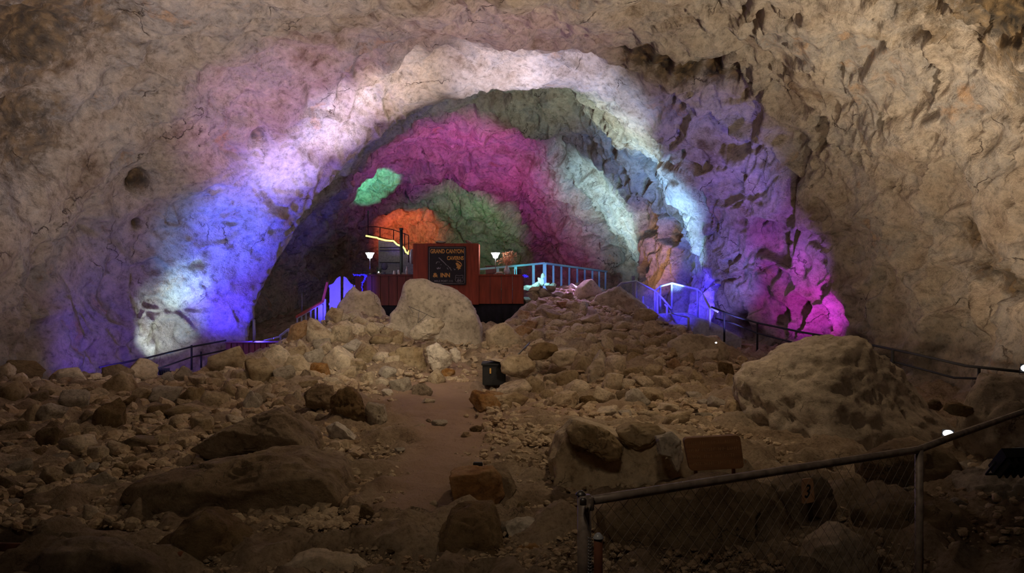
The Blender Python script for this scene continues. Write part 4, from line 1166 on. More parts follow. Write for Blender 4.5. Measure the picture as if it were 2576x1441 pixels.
# ---- things on the left counter
for px, h in ((991.5, 9.5), (1003, 11)):
    c = P(px, 690, YP + 0.25); s = YP / F
    mb = MB(); mb.lathe(c, [(0.048, 0), (0.044, 0.01), (0.030, h * s - 0.004), (0.026, h * s)], 16)
    tag(mb.build('plastic_cup', M['plastic']), ['lilac upturned plastic cup on the left counter, the shorter left one', 'lilac upturned plastic cup on the left counter, the taller right one'][px > 1000], 'cup', 'cups on the left counter')
c = P(1023, 690, YP + 0.3)
mb = MB(); mb.lathe(c, [(0.035, 0), (0.035, 0.15), (0.016, 0.21), (0.016, 0.27), (0.02, 0.275)], 14)
tag(mb.build('bottle', M['plastic']), 'slim pale bottle on the left counter against the tall panel', 'bottle')
for px in (1012, 1016):
    c = P(px, 690, YP + 0.25)
    mb = MB(); mb.lathe(c, [(0.02, 0), (0.022, 0.04), (0.018, 0.055)], 12)
    tag(mb.build('shot_glass', M['vase']), 'tiny glass between the cups and the pale bottle, the ' + ('left one' if px < 1014 else 'right one'), 'glass', 'tiny glasses on the left counter')
c = P(953, 690, YP + 0.25)
r = empty('potted_plant', c, 'small dark potted plant with a bright candle bulb on the left counter', 'plant')
mb = MB(); mb.lathe(c, [(0.06, 0), (0.075, 0.05), (0.07, 0.055)], 14); mb.build('dish', M['vase'], r)
mb = MB(); mb.lathe(c + Vector((0, -0.05, 0.05)), [(0.004, 0), (0.022, 0.015), (0.018, 0.035), (0.003, 0.05)], 10); mb.build('bulb', M['bulb'], r, 'glowing bulb')
mb = MB(); rg = random.Random(8)
for i in range(60):
    a = rg.uniform(0, 6.28); l = rg.uniform(0.08, 0.24); z_ = rg.uniform(0.2, 1.0)
    b = c + Vector((0, 0.02, 0.05)); t = b + Vector((math.cos(a) * l * (1 - z_ * 0.5), math.sin(a) * l * (1 - z_ * .5), l * z_ * 1.3))
    sd = Vector((-math.sin(a), math.cos(a), 0)) * 0.016
    mb.add([b, (b + t) / 2 + sd, t, (b + t) / 2 - sd], [(0, 1, 2, 3)])
mb.build('leaves', M['leaf'], r)
# glasses and jar right of the vase
for i, px in enumerate((1292, 1297)):
    c = P(px, 690, YP + 0.3)
    mb = MB(); mb.lathe(c, [(0.02, 0), (0.022, 0.11), (0.012, 0.16), (0.012, 0.18)], 12)
    tag(mb.build('bottle', M['plastic']), 'small bottle right of the grey vase, the ' + ('left one' if i == 0 else 'right one'), 'bottle', 'small bottles by the vase')
c = P(1306, 690, YP + 0.3)
mb = MB(); mb.lathe(c, [(0.075, 0), (0.08, 0.03), (0.08, 0.17), (0.06, 0.18)], 16)
tag(mb.build('jar', M['dark']), 'dark jar at the right end of the right counter', 'jar')

# ---- white oval seen edge-on left of the tall panel
c = P(1037, 645, YP + 0.55)
r = empty('round_fan', c, 'white round dish standing edge-on at the left side of the tall panel', 'fan')
mb = MB(); mb.lathe(c, [(0.05, 0.10), (0.24, 0.05), (0.26, 0.0), (0.24, -0.05), (0.05, -0.07)], 28, 'X'); mb.build('dish', M['white'], r)
mb = MB(); mb.tube([c + Vector((0.08, 0, -0.2)), c + Vector((0.1, 0, -0.60))], 0.02, 8); mb.build('stand', M['black'], r)

# ---- black stove pipe
r = empty('stove_pipe', P(1009.5, 768, YP + 1.5), 'tall black stove pipe rising behind the left counter', 'pipe')
b = P(1009.5, 768, YP + 1.5); t = P(1009.5, 577, YP + 1.5)
mb = MB(); mb.tube([b, t], 0.055, 14); mb.build('pipe', M['black'], r)
mb = MB(); mb.lathe(t, [(0.055, -0.02), (0.075, 0.0), (0.075, 0.03), (0.05, 0.05)], 14); mb.build('cap', M['black'], r)


# ---- dark armchairs behind the left counter
def armchair(px, Y, label, w=0.8):
    c = P(px, 766, Y); c.z = Z(760) - 0.0
    r = empty('armchair', c, label, 'chair')
    x, y, z = c
    MB().box((x - w / 2, y - .35, z + .12), (x + w / 2, y + .3, z + .42), 0.06).build('seat', M['dark'], r)
    MB().box((x - w / 2, y - .42, z + .3), (x + w / 2, y - .25, z + 1.0), 0.08).build('backrest', M['dark'], r)
    for s in (-1, 1):
        MB().box((x + s * w / 2 - .07, y - .35, z + .1), (x + s * w / 2 + .07, y + .3, z + .62), 0.05).build('armrest', M['dark'], r)
    for sx in (-1, 1):
        for sy in (-1, 1):
            MB().box((x + sx * (w / 2 - .06) - .03, y + sy * .28 - .03, z), (x + sx * (w / 2 - .06) + .03, y + sy * .28 + .03, z + .13), 0.01).build('leg', M['black'], r)


armchair(950, YP + 4.2, 'dark armchair far behind the left counter, beside the table lamp')
armchair(980, YP + 3.0, 'dark armchair behind the left counter near the stove pipe')
c = P(967, 690, YP + 2.4)
mb = MB(); mb.lathe(P(967, 690, YP + 2.4), [(0.05, 0.16), (0.10, 0.2), (0.13, 0.30), (0.09, 0.40), (0.03, 0.43)], 16); mb.tube([P(967, 768, YP + 2.4), P(967, 684, YP + 2.4)], 0.04, 8)
tag(mb.build('round_headed_stand', M['dark']), 'dark round-headed shape on a post behind the left counter', 'stand')
# sideboard behind the right counter
x0, x1 = X(1222, 33), X(1250, 33)
r = empty('sideboard', ((x0 + x1) / 2, 33.3, Z(768)), 'dark reddish sideboard behind the right counter under the right table lamp', 'cabinet')
MB().box((x0, 33, Z(768)), (x1, 33.6, Z(670, 33)), 0.02).build('body', M['darkred'], r)
MB().box((x0 - .03, 32.96, Z(670, 33)), (x1 + .03, 33.64, Z(668, 33)), 0.01).build('top', M['darkred'], r)

# ------------------------------------------------------------------ white-teal railing right of the platform
def post(mb, px, Y, pt, pb, w):
    x = X(px, Y); mb.box((x - w / 2, Y - w / 2, Z(pb, Y)), (x + w / 2, Y + w / 2, Z(pt, Y)), 0.006)


r = empty('railing', P(1368, 727, 33), 'white wooden railing lit teal and violet behind the right counter', 'railing')
mb = MB(); mb.tube([P(1210, 676, 32.0), P(1368, 662, 33)], 0.001, 4)
mb = MB()
def beam(mb, a, b, w, h):
    a = Vector(a); b = Vector(b); d = (b - a).normalized(); s = d.cross(Vector((0, 0, 1))).normalized() * w / 2; u = Vector((0, 0, h / 2))
    vs = [a - s - u, a + s - u, a + s + u, a - s + u, b - s - u, b + s - u, b + s + u, b - s + u]
    mb.add(vs, [(0, 1, 2, 3), (7, 6, 5, 4), (0, 4, 5, 1), (1, 5, 6, 2), (2, 6, 7, 3), (3, 7, 4, 0)])
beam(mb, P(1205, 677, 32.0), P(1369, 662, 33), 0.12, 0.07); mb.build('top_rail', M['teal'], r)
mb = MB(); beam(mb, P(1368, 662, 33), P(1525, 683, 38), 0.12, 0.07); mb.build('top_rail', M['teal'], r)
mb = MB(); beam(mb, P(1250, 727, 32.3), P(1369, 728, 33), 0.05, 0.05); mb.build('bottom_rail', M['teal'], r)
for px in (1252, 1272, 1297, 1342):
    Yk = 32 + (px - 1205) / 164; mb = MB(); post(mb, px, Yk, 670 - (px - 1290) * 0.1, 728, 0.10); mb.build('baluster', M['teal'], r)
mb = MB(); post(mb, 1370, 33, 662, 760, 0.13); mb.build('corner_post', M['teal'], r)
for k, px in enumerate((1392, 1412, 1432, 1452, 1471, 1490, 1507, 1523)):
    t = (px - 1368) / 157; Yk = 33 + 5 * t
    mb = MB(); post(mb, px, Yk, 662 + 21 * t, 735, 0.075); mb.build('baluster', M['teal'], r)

# glowing crushed stones (lit by a hidden flood) in front of the railing: white quartz lumps
for k, (px, py, w, h) in enumerate(((1330, 724, 30, 14), (1348, 719, 22, 14), (1361, 708, 14, 22), (1366, 695, 11, 16), (1377, 716, 14, 10), (1389, 718, 20, 12), (1433, 727, 22, 12), (1452, 719, 12, 16))):
    Yk = 30.6; s = Yk / F
    put_stone('pale', P(px, py, Yk), w * s, h * s, 'pale stone glowing in white-blue light along the rise between platform and railing', 'pale glowing stones by the railing')

# ------------------------------------------------------------------ steps and swing doors left of the platform
def swing_door(pts, Y, label):
    r = empty('swing_door', P(pts[0][0], 790, Y), label, 'door')
    mb = MB(); mb.prism([(X(a, Y), Z(b, Y)) for a, b in pts], Y, Y + 0.05); lf = mb.build('leaf', M['white'], r)
    mb = MB(); x = X(pts[0][0], Y)
    for zz in (Z(720, Y), Z(765, Y)): mb.box((x - .02, Y - .02, zz - .04), (x + .02, Y, zz + .04), 0.004)
    mb.build('hinge', M['steel'], lf)


swing_door([(829, 800), (829, 716), (834, 715), (839, 712), (843, 706), (847, 700), (852, 696.5), (856.5, 695), (857, 800)], 28.6, 'blue-lit white swing door with a curved top, the left leaf')
swing_door([(892, 800), (888, 716), (882, 713), (877, 707), (872, 699), (867, 696), (864, 696), (863.5, 800)], 28.6, 'blue-lit white swing door with a curved top, the right leaf')
r = empty('step_railing', P(745, 830, 26.6), 'blue-lit white stair railing climbing to the swing doors', 'railing')
mb = MB(); beam(mb, P(746, 797, 26.6), P(812, 758, 28.0), 0.07, 0.06); beam(mb, P(812, 758, 28.0), P(823, 712, 28.3), 0.08, 0.06)
mb.build('handrail', M['redwood'], r, 'red stained handrail')
mb = MB(); beam(mb, P(747, 800, 26.6), P(812, 762, 28.0), 0.05, 0.04); mb.build('under_rail', M['white'], r)
for k, px in enumerate((748, 759, 770, 782, 794)):
    t = (px - 746) / 66; Yk = 26.6 + 1.4 * t
    mb = MB(); post(mb, px, Yk, 800 - 38 * t, 829, 0.045); mb.build('baluster', M['white'], r)
mb = MB(); post(mb, 807, 27.9, 766, 829, 0.14); mb.build('newel_post', M['white'], r)
mb = MB(); post(mb, 817, 28.1, 752, 820, 0.08); mb.build('newel_post', M['white'], r)
mb = MB(); beam(mb, P(812, 824, 27.8), P(834, 776, 28.6), 0.06, 0.10); mb.build('stringer', M['white'], r)
r = empty('walkway_railing', P(705, 856, 25.4), 'low blue-lit railing stepping down to the left of the stair railing', 'railing')
mb = MB(); beam(mb, P(704, 845, 25.4), P(726, 828, 26.0), 0.05, 0.05); beam(mb, P(726, 828, 26.0), P(740, 825, 26.2), 0.05, 0.05)
beam(mb, P(664, 857, 25.2), P(685, 852, 25.3), 0.05, 0.04); beam(mb, P(688, 851, 25.3), P(703, 847, 25.4), 0.05, 0.04); beam(mb, P(600, 860, 24.9), P(664, 859, 25.2), 0.05, 0.03)
mb.build('rail', M['white'], r)
for px, pt in ((706, 845), (727, 829), (715, 850)):
    mb = MB(); post(mb, px, 25.6, pt, 858, 0.05); mb.build('post', M['white'], r)
# dark red box wall beside the steps
r = empty('retaining_box', P(620, 915, 24.4), 'low dark red wooden box wall at the foot of the steps', 'wall')
mb = MB(); slat_front(mb, X(567, 24.4), X(700, 24.4), Z(935, 24.4), Z(863, 24.4), 24.4, 0.6, 9); mb.build('boards', M['darkred'], r)
mb = MB(); mb.box((X(566, 24.4), 24.36, Z(863, 24.4)), (X(701, 24.4), 25.0, Z(861, 24.4)), 0.008); mb.build('cap', M['darkred'], r)
# blue post with a net, thin pole
r = empty('marker_post', P(639, 862, 24.9), 'blue-lit white post standing on the red box wall', 'post')
mb = MB(); mb.tube([P(639, 862, 24.9), P(639, 806, 24.9)], 0.035, 10); mb.build('shaft', M['white'], r)
mb = MB(); mb.lathe(P(639, 806, 24.9), [(0.04, 0), (0.04, 0.015), (0.02, 0.03)], 10); mb.build('cap', M['white'], r)
mb = MB(); mb.tube([P(759.5, 800, 27.4), P(759.5, 738, 27.4)], 0.012, 6)
tag(mb.build('thin_pole', M['steel']), 'thin grey upright pole rising behind the stair railing', 'pole')
# tinsel garland on the platform corner
mb = MB(); rg = random.Random(4)
path = [P(889, 691, 29.8), P(900, 692, 29.8), P(915, 691, 29.8), P(921, 694, 29.8), P(917, 703, 29.8), P(911, 712, 29.8), P(911, 735, 29.8), P(912, 760, 29.8)]
for i in range(len(path) - 1):
    for k in range(46):
        t = rg.random(); p = path[i].lerp(path[i + 1], t)
        d = Vector((rg.gauss(0, 1), rg.gauss(0, 1), rg.gauss(0, 1))).normalized()
        sd = d.orthogonal().normalized() * 0.010
        mb.add([p - sd, p + d * rg.uniform(0.03, 0.075), p + sd], [(0, 1, 2)])
r = mb.build('tinsel_garland', M['garland'])
tag(r, 'glowing blue tinsel garland around the left corner of the platform counter', 'garland')
mb = MB()
for i in range(60):
    p = P(1322, 694, 29.9) + Vector((rg.gauss(0, 0.05), rg.gauss(0, 0.03), rg.gauss(0, 0.03)))
    d = Vector((rg.gauss(0, 1), rg.gauss(0, 1), rg.gauss(0, 1))).normalized(); sd = d.orthogonal().normalized() * 0.009
    mb.add([p - sd, p + d * 0.05, p + sd], [(0, 1, 2)])
tag(mb.build('tinsel_garland', M['garland']), 'small tuft of blue tinsel at the right end of the platform counter', 'garland')


# ------------------------------------------------------------------ pipe railings
def rail(name, label, tops, lows, posts, rad, mat, mesh=None, wire=None, cat='railing', prad=None):
    """tops/lows: lists of (px,py,Y); posts: list of (px, py_top, py_bottom, Y); mesh: list of panels ((px,pyt,pyb,Y),(px,pyt,pyb,Y))"""
    r = empty(name, P(*[posts[0][0], posts[0][2], posts[0][3]]), label, cat)
    mb = MB(); mb.tube([P(*q) for q in tops], rad, 10); mb.build('top_rail', mat, r)
    if lows:
        mb = MB(); mb.tube([P(*q) for q in lows], rad * 0.85, 8); mb.build('lower_rail', mat, r)
    for px, pt, pb, Y in posts:
        mb = MB(); mb.tube([P(px, pb, Y), P(px, pt, Y)], prad or rad * 1.1, 10); mb.build('post', mat, r)
    if mesh:
        mb = MB()
        for (a, b, step, wr) in mesh:
            A0, A1 = P(a[0], a[2], a[3]), P(a[0], a[1], a[3])
            B0, B1 = P(b[0], b[2], b[3]), P(b[0], b[1], b[3])
            L_ = (B0 - A0).length; Hh = (A1 - A0).length
            nU = int((L_ + Hh) / step)
            def pt(u, v):   # u,v in metres along / up
                s = min(max(u / L_, 0), 1); t = min(max(v / Hh, 0), 1)
                return A0.lerp(B0, s).lerp(A1.lerp(B1, s), t)
            for i in range(-int(Hh / step) - 1, int(L_ / step) + 2):
                for sg_ in (1, -1):
                    u0 = i * step; u1 = u0 + Hh
                    if sg_ > 0:
                        s0, s1 = max(u0, 0), min(u1, L_)
                        if s1 <= s0: continue
                        p, q = pt(s0, s0 - u0), pt(s1, s1 - u0)
                    else:
                        s0, s1 = max(u0, 0), min(u1, L_)
                        if s1 <= s0: continue
                        p, q = pt(s0, Hh - (s0 - u0)), pt(s1, Hh - (s1 - u0))
                    mb.tube([p, q], wr, 3, caps=False, smooth=False)
        mb.build('chain_link', wire, r)
    return r


# foreground fence
rail('chain_link_fence', 'rusty pipe fence with chain-link mesh across the lower right foreground',
     [(1478, 1260, 2.36), (1600, 1241, 2.44), (1750, 1217, 2.54), (1900, 1194, 2.66), (2080, 1166, 2.81), (2310, 1131, 3.0), (2380, 1104, 3.16), (2450, 1079, 3.38), (2576, 1035, 3.9), (2700, 992, 4.5)], None,
     [(2312, 1131, 1560, 3.0), (2700, 992, 1300, 4.5)], 0.0125, M['pipe'],
     [((1490, 1266, 1620, 2.37), (2310, 1140, 1500, 3.0), 0.042, 0.0007)], M['wire'], 'fence')
r = empty('gate_post', P(1471, 1560, 2.36), 'thick steel fence post with a domed cap at the end of the foreground fence', 'post')
mb = MB(); mb.tube([P(1470, 1560, 2.36), P(1470, 1245, 2.36)], 0.0185, 16); gs_ = mb.build('shaft', M['pipe'], r)
mb = MB(); c = P(1461, 1245, 2.36); mb.lathe(c, [(0.014, 0), (0.014, 0.002), (0.011, 0.007), (0.006, 0.011), (0.001, 0.012)], 16)
mb.build('cap', M['steel'], gs_)
mb = MB(); c = P(1467, 1260, 2.32); mb.lathe(c, [(0.009, -0.01), (0.009, 0.002), (0.008, 0.006), (0.004, 0.009)], 14); mb.build('hinge_cap', M['steel'], r)
mb = MB(); c = P(1486, 1262, 2.35); mb.lathe(c, [(0.008, -0.022), (0.009, -0.02), (0.009, 0.010), (0.007, 0.013)], 14)
mb.tube([P(1486, 1262, 2.35), P(1478, 1290, 2.33)], 0.005, 8); mb.build('rail_clamp', M['pipe'], r)
mb = MB()
beam(mb, P(1473, 1268, 2.32), P(1468, 1295, 2.32), 0.003, 0.004); beam(mb, P(1468, 1290, 2.32), P(1488, 1345, 2.32), 0.004, 0.006); beam(mb, P(1491, 1285, 2.33), P(1494, 1330, 2.33), 0.004, 0.006)
mb.build('latch_strap', M['brightpipe'], r, 'pale metal latch strap')
mb = MB()
for k in range(26):
    y0 = 1350 + k * 8; mb.tube([P(1477, y0, 2.33), P(1492, y0 + 9, 2.33)], 0.0011, 4); mb.tube([P(1492, y0, 2.33), P(1477, y0 + 9, 2.33)], 0.0011, 4)
mb.build('rolled_mesh', M['brightpipe'], r)
r = empty('bollard', P(1505, 1560, 2.3), 'short rusty post with a pale domed cap beside the gate post', 'post')
mb = MB(); mb.tube([P(1505, 1560, 2.3), P(1505, 1353, 2.3)], 0.0115, 16); bs_ = mb.build('shaft', M['rust'], r)
mb = MB(); mb.lathe(P(1505, 1354, 2.3), [(0.0145, 0), (0.014, 0.002), (0.010, 0.009), (0.005, 0.014), (0.001, 0.015)], 16); mb.build('cap', M['vase'], bs_, 'pale metal cap')

# right-hand walkway rail
rail('walkway_rail', 'black pipe railing running down the right wall behind the slab hill',
     [(1790, 772, 26.0), (1850, 796, 25.2), (1905, 812, 24.4), (2020, 836, 22.4), (2135, 855, 20.6), (2195, 868, 19.6), (2300, 890, 18.2), (2430, 920, 16.6), (2620, 940, 15.2)],
     [(1800, 800, 26.0), (1850, 815, 25.2), (1905, 838, 24.4), (1990, 860, 22.8), (2100, 884, 21.0), (2250, 910, 18.8), (2400, 950, 17.0), (2470, 952, 16.4), (2620, 960, 15.2)],
     [(1822, 785, 860, 25.6), (1905, 812, 915, 24.4), (2046, 842, 930, 22.0), (2246, 880, 960, 18.8), (2463, 925, 1010, 16.4)], 0.026, M['black'])
# left walkway rail
rail('walkway_rail', 'dark pipe railing along the left walkway in front of the bright white flood',
     [(250, 924, 21.0), (370, 900, 22.2), (482, 872, 23.4), (568, 856, 24.4)], [(386, 931, 22.2), (482, 898, 23.4), (568, 880, 24.4)],
     [(370, 900, 960, 22.2), (482, 868, 930, 23.4), (506, 884, 925, 23.7)], 0.024, M['black'])
# ramp and its meshed railings at the right
mb = MB(); q = [P(1655, 790, 27.6), P(1730, 792, 27.2), P(1860, 860, 24.6), P(1850, 890, 24.2), P(1650, 850, 26.6)]
r = empty('ramp', P(1740, 850, 26.4), 'grey-blue stair flank and walkway behind the right rubble', 'stairs')
mb.add([Vector(v) for v in [P(1655, 790, 27.4), P(1722, 788, 27.2), P(1790, 812, 26.6), P(1865, 850, 25.4), P(1865, 900, 25.4), P(1655, 900, 27.4)]] + [Vector(v) + Vector((0.2, 0.9, 0)) for v in [P(1655, 790, 27.4), P(1722, 788, 27.2), P(1790, 812, 26.6), P(1865, 850, 25.4), P(1865, 900, 25.4), P(1655, 900, 27.4)]],
       [(0, 1, 2, 3, 4, 5), (6, 7, 8, 9, 10, 11)] + [(i, (i + 1) % 6, (i + 1) % 6 + 6, i + 6) for i in range(6)])
mb.build('flank', M['ramp'], r)
rail('mesh_railing', 'blue-lit steel railing with wire mesh at the top of the right stairs, left part',
     [(1553, 722, 28.2), (1563, 712, 28.3), (1601, 707, 28.4), (1648, 732, 27.6), (1668, 752, 27.2), (1690, 778, 26.8)], None,
     [(1601, 707, 790, 28.4), (1648, 732, 800, 27.6), (1654, 735, 840, 27.4), (1618, 745, 790, 28.2), (1678, 768, 835, 26.9)], 0.03, M['bluewire'],
     [((1563, 712, 770, 28.3), (1601, 707, 780, 28.4), 0.07, 0.0022), ((1601, 707, 780, 28.4), (1648, 732, 800, 27.6), 0.07, 0.0022)], M['bluewire'])
rail('mesh_railing', 'blue-lit steel railing with wire mesh at the top of the right stairs, right part',
     [(1650, 730, 27.8), (1661, 720, 28.2), (1691, 712, 28.4), (1755, 728, 27.4), (1765, 735, 27.2), (1786, 774, 26.2), (1806, 784, 25.8)], [(1672, 765, 27.0), (1690, 788, 27.0), (1730, 798, 26.7)],
     [(1661, 720, 800, 28.2), (1690, 712, 792, 28.4), (1755, 728, 800, 27.4), (1732, 798, 830, 26.6), (1786, 774, 830, 26.2)], 0.03, M['bluewire'],
     [((1691, 712, 792, 28.4), (1755, 728, 800, 27.4), 0.07, 0.0022), ((1757, 730, 800, 27.4), (1786, 774, 820, 26.2), 0.07, 0.0022)], M['bluewire'])
# lit column beside it
mb = MB(); c = P(1594, 790, 28.9)
r = empty('glowing_post', c, 'white post glowing in the flood at the corner of the mesh railing', 'post')
mb = MB(); mb.box((X(1590, 28.9), 28.9, Z(790, 28.9)), (X(1597, 28.9), 29.0, Z(697, 28.9)), 0.01); mb.build('shaft', M['white'], r)
mb = MB(); mb.box((X(1589, 28.9), 28.88, Z(697, 28.9)), (X(1598, 28.9), 29.02, Z(694, 28.9)), 0.01); mb.build('cap', M['white'], r)

# back stairs: yellow rope light along a mesh landing
rail('stair_railing', 'thin dark railing on the far stairs behind the stove pipe',
     [(925, 570, 40), (945, 570, 40), (990, 578, 39.5), (1028, 592, 39)], [(925, 590, 40), (990, 604, 39.5), (1028, 632, 39)],
     [(926, 530, 600, 40), (956, 572, 680, 39.8), (990, 578, 680, 39.5), (1018, 586, 640, 39.2), (1028, 592, 660, 39)], 0.018, M['black'])
mb = MB(); q = [(920, 593), (926, 594), (937, 596), (949, 598), (952, 600), (970, 604.5), (990, 606), (993, 609), (999, 615), (1007, 618), (1014, 621), (1018, 626), (1021, 634), (1025, 637), (1028, 630), (1026, 640)]
mb.tube([P(a, b, 38.9) for a, b in q], 0.035, 8)
tag(mb.build('rope_light', M['rope']), 'glowing yellow rope light strung down the far stair railing', 'rope light')
r = empty('stair_landing', P(980, 690, 39.4), 'pale boarded landing wall under the yellow rope light', 'wall')
mb = MB(); mb.prism([(X(952, 39.4), Z(690, 39.4)), (X(952, 39.4), Z(604, 39.4)), (X(990, 39.4), Z(610, 39.4)), (X(1040, 39.4), Z(640, 39.4)), (X(1040, 39.4), Z(690, 39.4))], 39.4, 39.7); mb.build('boards', M['ramp'], r)
mb = MB()
for pz in (622, 629, 660): mb.box((X(955, 39.38), 39.34, Z(pz + 0.7, 39.38)), (X(1010, 39.38), 39.4, Z(pz - 0.7, 39.38)))
mb.build('batten', M['black'], r)

# ------------------------------------------------------------------ lamps and boxes hidden in the rocks
def flood(px, py, Y, d, label, lit=True, s=0.16):
    c = P(px, py, Y); r = empty('floodlight', c, label, 'floodlight')
    z = Vector(d).normalized(); q = z.to_track_quat('-Y', 'Z')
    def tr(v): return c + q @ Vector(v)
    def bx(lo, hi):
        vs = [tr((x, y, zz)) for x in (lo[0], hi[0]) for y in (lo[1], hi[1]) for zz in (lo[2], hi[2])]
        return vs, [(0, 1, 3, 2), (4, 6, 7, 5), (0, 4, 5, 1), (2, 3, 7, 6), (0, 2, 6, 4), (1, 5, 7, 3)]
    mb = MB(); mb.add(*bx((-s, 0, -s * .7), (s, s * .5, s * .7)))
    for k in range(6): mb.add(*bx((-s + k * s * 0.36, s * .5, -s * .6), (-s + k * s * 0.36 + s * .1, s * .8, s * .6)))
    mb.build('housing', M['black'], r)
    mb = MB(); mb.add([tr((s * .86 * math.cos(k * .3927) , y_, s * .58 * math.sin(k * .3927))) for y_ in (-0.012, 0.0) for k in range(16)], [tuple(range(16)), tuple(range(31, 15, -1))] + [(k, (k + 1) % 16, (k + 1) % 16 + 16, k + 16) for k in range(16)]); mb.build('lens', M['flood'] if lit else M['vase'], r, 'glowing lens' if lit else None)
    mb = MB(); mb.tube([tr((-s * 1.1, s * .3, 0)), tr((-s * 1.1, s * .3, -s)), tr((s * 1.1, s * .3, -s)), tr((s * 1.1, s * .3, 0))], s * .06, 6); mb.build('bracket', M['black'], r)


flood(414, 934, 22.0, (-0.2, 1.0, 0.5), 'black floodlight on the ground at the foot of the blazing white wall patch', True, 0.13)
flood(428, 938, 21.6, (0.1, 1.0, 0.7), 'smaller black floodlight just right of the one below the white wall patch', True, 0.09)
flood(2552, 1148, 4.2, (-0.1, 1.0, 1.0), 'big black lamp housing at the right edge behind the foreground fence', False, 0.10)
flood(2385, 1090, 11.4, (-0.5, -1.0, 0.35), 'small dazzling floodlight at the right foot of the slab hill', True, 0.07)
flood(2583, 926, 14.9, (-0.8, -1.0, 0.3), 'bright lamp at the very right edge of the view above the grey boulder', True, 0.10)
flood(1408, 883, 20.2, (0.3, -1.0, 0.2), 'tiny bright lamp among the stones of the right rubble', True, 0.02)
flood(1801, 862, 20.2, (0.2, -1.0, 0.3), 'tiny bright lamp glinting on the pale boulder at the right end of the rubble', True, 0.025)
r = empty('equipment_box', P(1243, 966, 18.6), 'black equipment box half buried under the stones at the head of the path', 'box')
mb = MB(); mb.box((X(1214, 18.6), 18.5, Z(968, 18.6)), (X(1272, 18.6), 19.1, Z(918, 18.6)), 0.015); mb.build('body', M['black'], r)
mb = MB(); mb.box((X(1211, 18.6), 18.46, Z(918, 18.6)), (X(1275, 18.6), 19.14, Z(913, 18.6)), 0.01); mb.build('lid', M['black'], r)
mb = MB(); mb.box((X(1232, 18.6), 18.47, Z(938, 18.6)), (X(1236, 18.6), 18.5, Z(925, 18.6)), 0.003); mb.build('latch', M['gold'], r, 'small yellow latch')
# flat stone on the box
put_stone('tan', P(1262, 908, 18.7), 0.62, 0.07, 'flat tan slab lying on the black equipment box', None, idx=3, rot=(0, 0.08, 0))
mb = MB(); mb.tube([P(1303, 892, 18.9), P(1332, 862, 19.6)], 0.018, 8)
tag(mb.build('thin_rod', M['steel']), 'thin pale rod leaning against the brown boulder above the black box', 'rod')
# wire stand on the shoulder of the big boulder
r = empty('wire_stand', P(1055, 800, 22.2), 'thin dark wire stand on the face of the huge pale boulder', 'stand')
for a, b in (((1028, 770), (1094, 800)), ((1055, 778), (1051, 812)), ((1075, 790), (1052, 812)), ((1028, 770), (1040, 786))):
    mb = MB(); mb.tube([P(a[0], a[1], 22.0), P(b[0], b[1], 21.9)], 0.007, 5); mb.build('wire', M['steel'], r)
# small dark block and stick near the orange stone
mb = MB(); mb.box((X(1190, 9.3), 9.3, Z(1174, 9.3)), (X(1214, 9.3), 9.36, Z(1164, 9.3)), 0.006)
tag(mb.build('small_block', M['black']), 'small black block on the gravel above the rusty orange block', 'block')
# rusty pipe lower left
mb = MB(); mb.tube([P(-60, 1374, 7.3), P(150, 1379, 7.25), P(300, 1388, 7.2), P(460, 1398, 7.15)], 0.037, 12)
tag(mb.build('rusty_pipe', M['rust']), 'rusty horizontal pipe behind the dark rock in the bottom left corner', 'pipe')

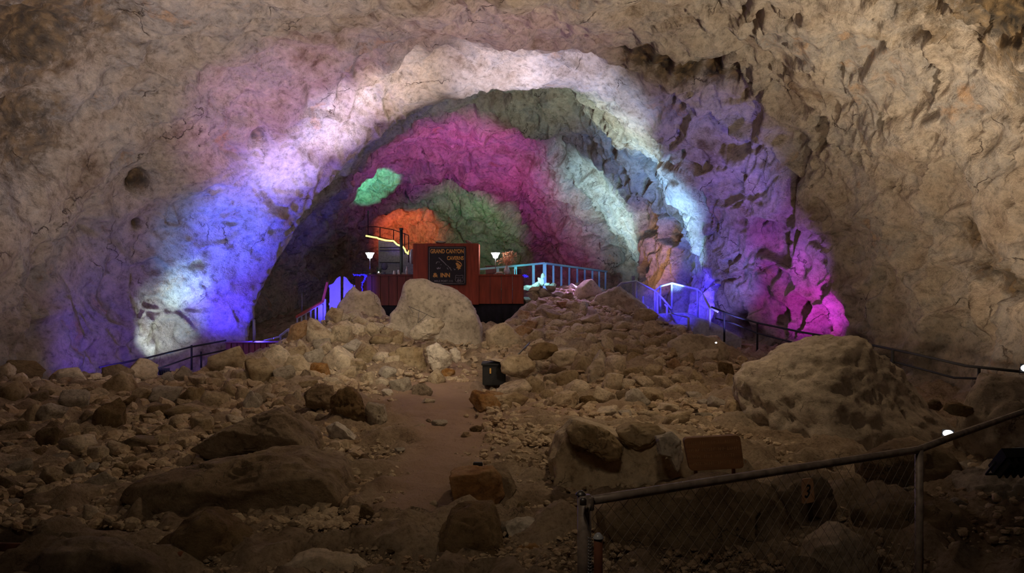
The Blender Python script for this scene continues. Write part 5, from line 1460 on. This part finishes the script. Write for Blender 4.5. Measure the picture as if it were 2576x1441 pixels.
# ------------------------------------------------------------------ carved wooden sign
YW = 8.3
r = empty('wooden_sign', P(1795, 1190, YW), 'carved brown wooden sign with rounded corners on the massive tan block', 'sign')
def rrect(q, rr):
    pts = []
    n = len(q)
    for i in range(n):
        a, b, c = Vector(q[i - 1]), Vector(q[i]), Vector(q[(i + 1) % n])
        u = (a - b).normalized(); v = (c - b).normalized()
        p0 = b + u * rr; p1 = b + v * rr
        for k in range(5):
            t = k / 4; pts.append(tuple((p0 * (1 - t) ** 2 + b * 2 * t * (1 - t) + p1 * t * t)))
    return pts
out = rrect([(1719, 1102), (1862, 1094), (1873, 1178), (1736, 1185)], 12)
mb = MB(); mb.prism([(X(a, YW), Z(b, YW)) for a, b in out], YW, YW + 0.08)
o = mb.build('board', M['signwood'], r)
bv = o.modifiers.new('bevel', 'BEVEL'); bv.width = 0.008; bv.segments = 2; bv.limit_method = 'ANGLE'
rg = random.Random(12)
rows = [(1728, 1112, 1855, 1104), (1734, 1129, 1858, 1122), (1738, 1146, 1862, 1139), (1745, 1163, 1858, 1157)]
for k, (a, b, c, d) in enumerate(rows):      # worn carved strokes, no longer readable in the photo
    xx = a; mb = MB()
    while xx < c - 6:
        wl = rg.randint(2, 6)
        for j in range(wl):
            t = (xx - a) / (c - a); yy = b + (d - b) * t
            hgt = 8
            mb.tube([P(xx, yy, YW - 0.001), P(xx + rg.uniform(-0.6, 1.2), yy + hgt, YW - 0.001)], 0.0032, 4, smooth=False)
            if rg.random() < 0.7: mb.tube([P(xx, yy + rg.choice([0, 4, 8]), YW - 0.001), P(xx + 3.4, yy + rg.choice([0, 4, 8]), YW - 0.001)], 0.0028, 4, smooth=False)
            xx += 5.6
        xx += 6
    mb.build('carved_line', M['carve'], o, 'worn carved lettering')
mb = MB(); mb.tube([P(1750, 1180, YW + 0.12), P(1752, 1240, YW + 0.14)], 0.02, 8); mb.build('leg', M['signwood'], r); mb = MB(); mb.tube([P(1845, 1176, YW + 0.12), P(1847, 1240, YW + 0.14)], 0.02, 8); mb.build('leg', M['signwood'], r)
mb = MB(); pts = [P(1796 + 14 * math.cos(a), 1200 - 12 * math.sin(a), YW + 0.02) for a in [math.radians(x) for x in range(20, 150, 12)]]
mb.tube(pts, 0.006, 6)
tag(mb.build('cable_loop', M['carve']), 'loop of pale cord hanging under the carved wooden sign', 'cord')

# number tag
YN = 7.1
r = empty('number_tag', P(2032, 1270, YN), 'small orange-brown tag with a black number 3 on the craggy rock', 'sign')
mb = MB(); mb.prism([(X(a, YN), Z(b, YN)) for a, b in rrect([(2018, 1205), (2045, 1202), (2050, 1262), (2018, 1268)], 6)], YN, YN + 0.02); pt_ = mb.build('plate', M['tag'], r)
text_mesh('number', '3', X(2031.5, YN), Z(1252, YN), 15 * YN / F, 34 * YN / F, YN - 0.002, M['black'], pt_, extr=0.003, bold=0.01, shear=0.3)
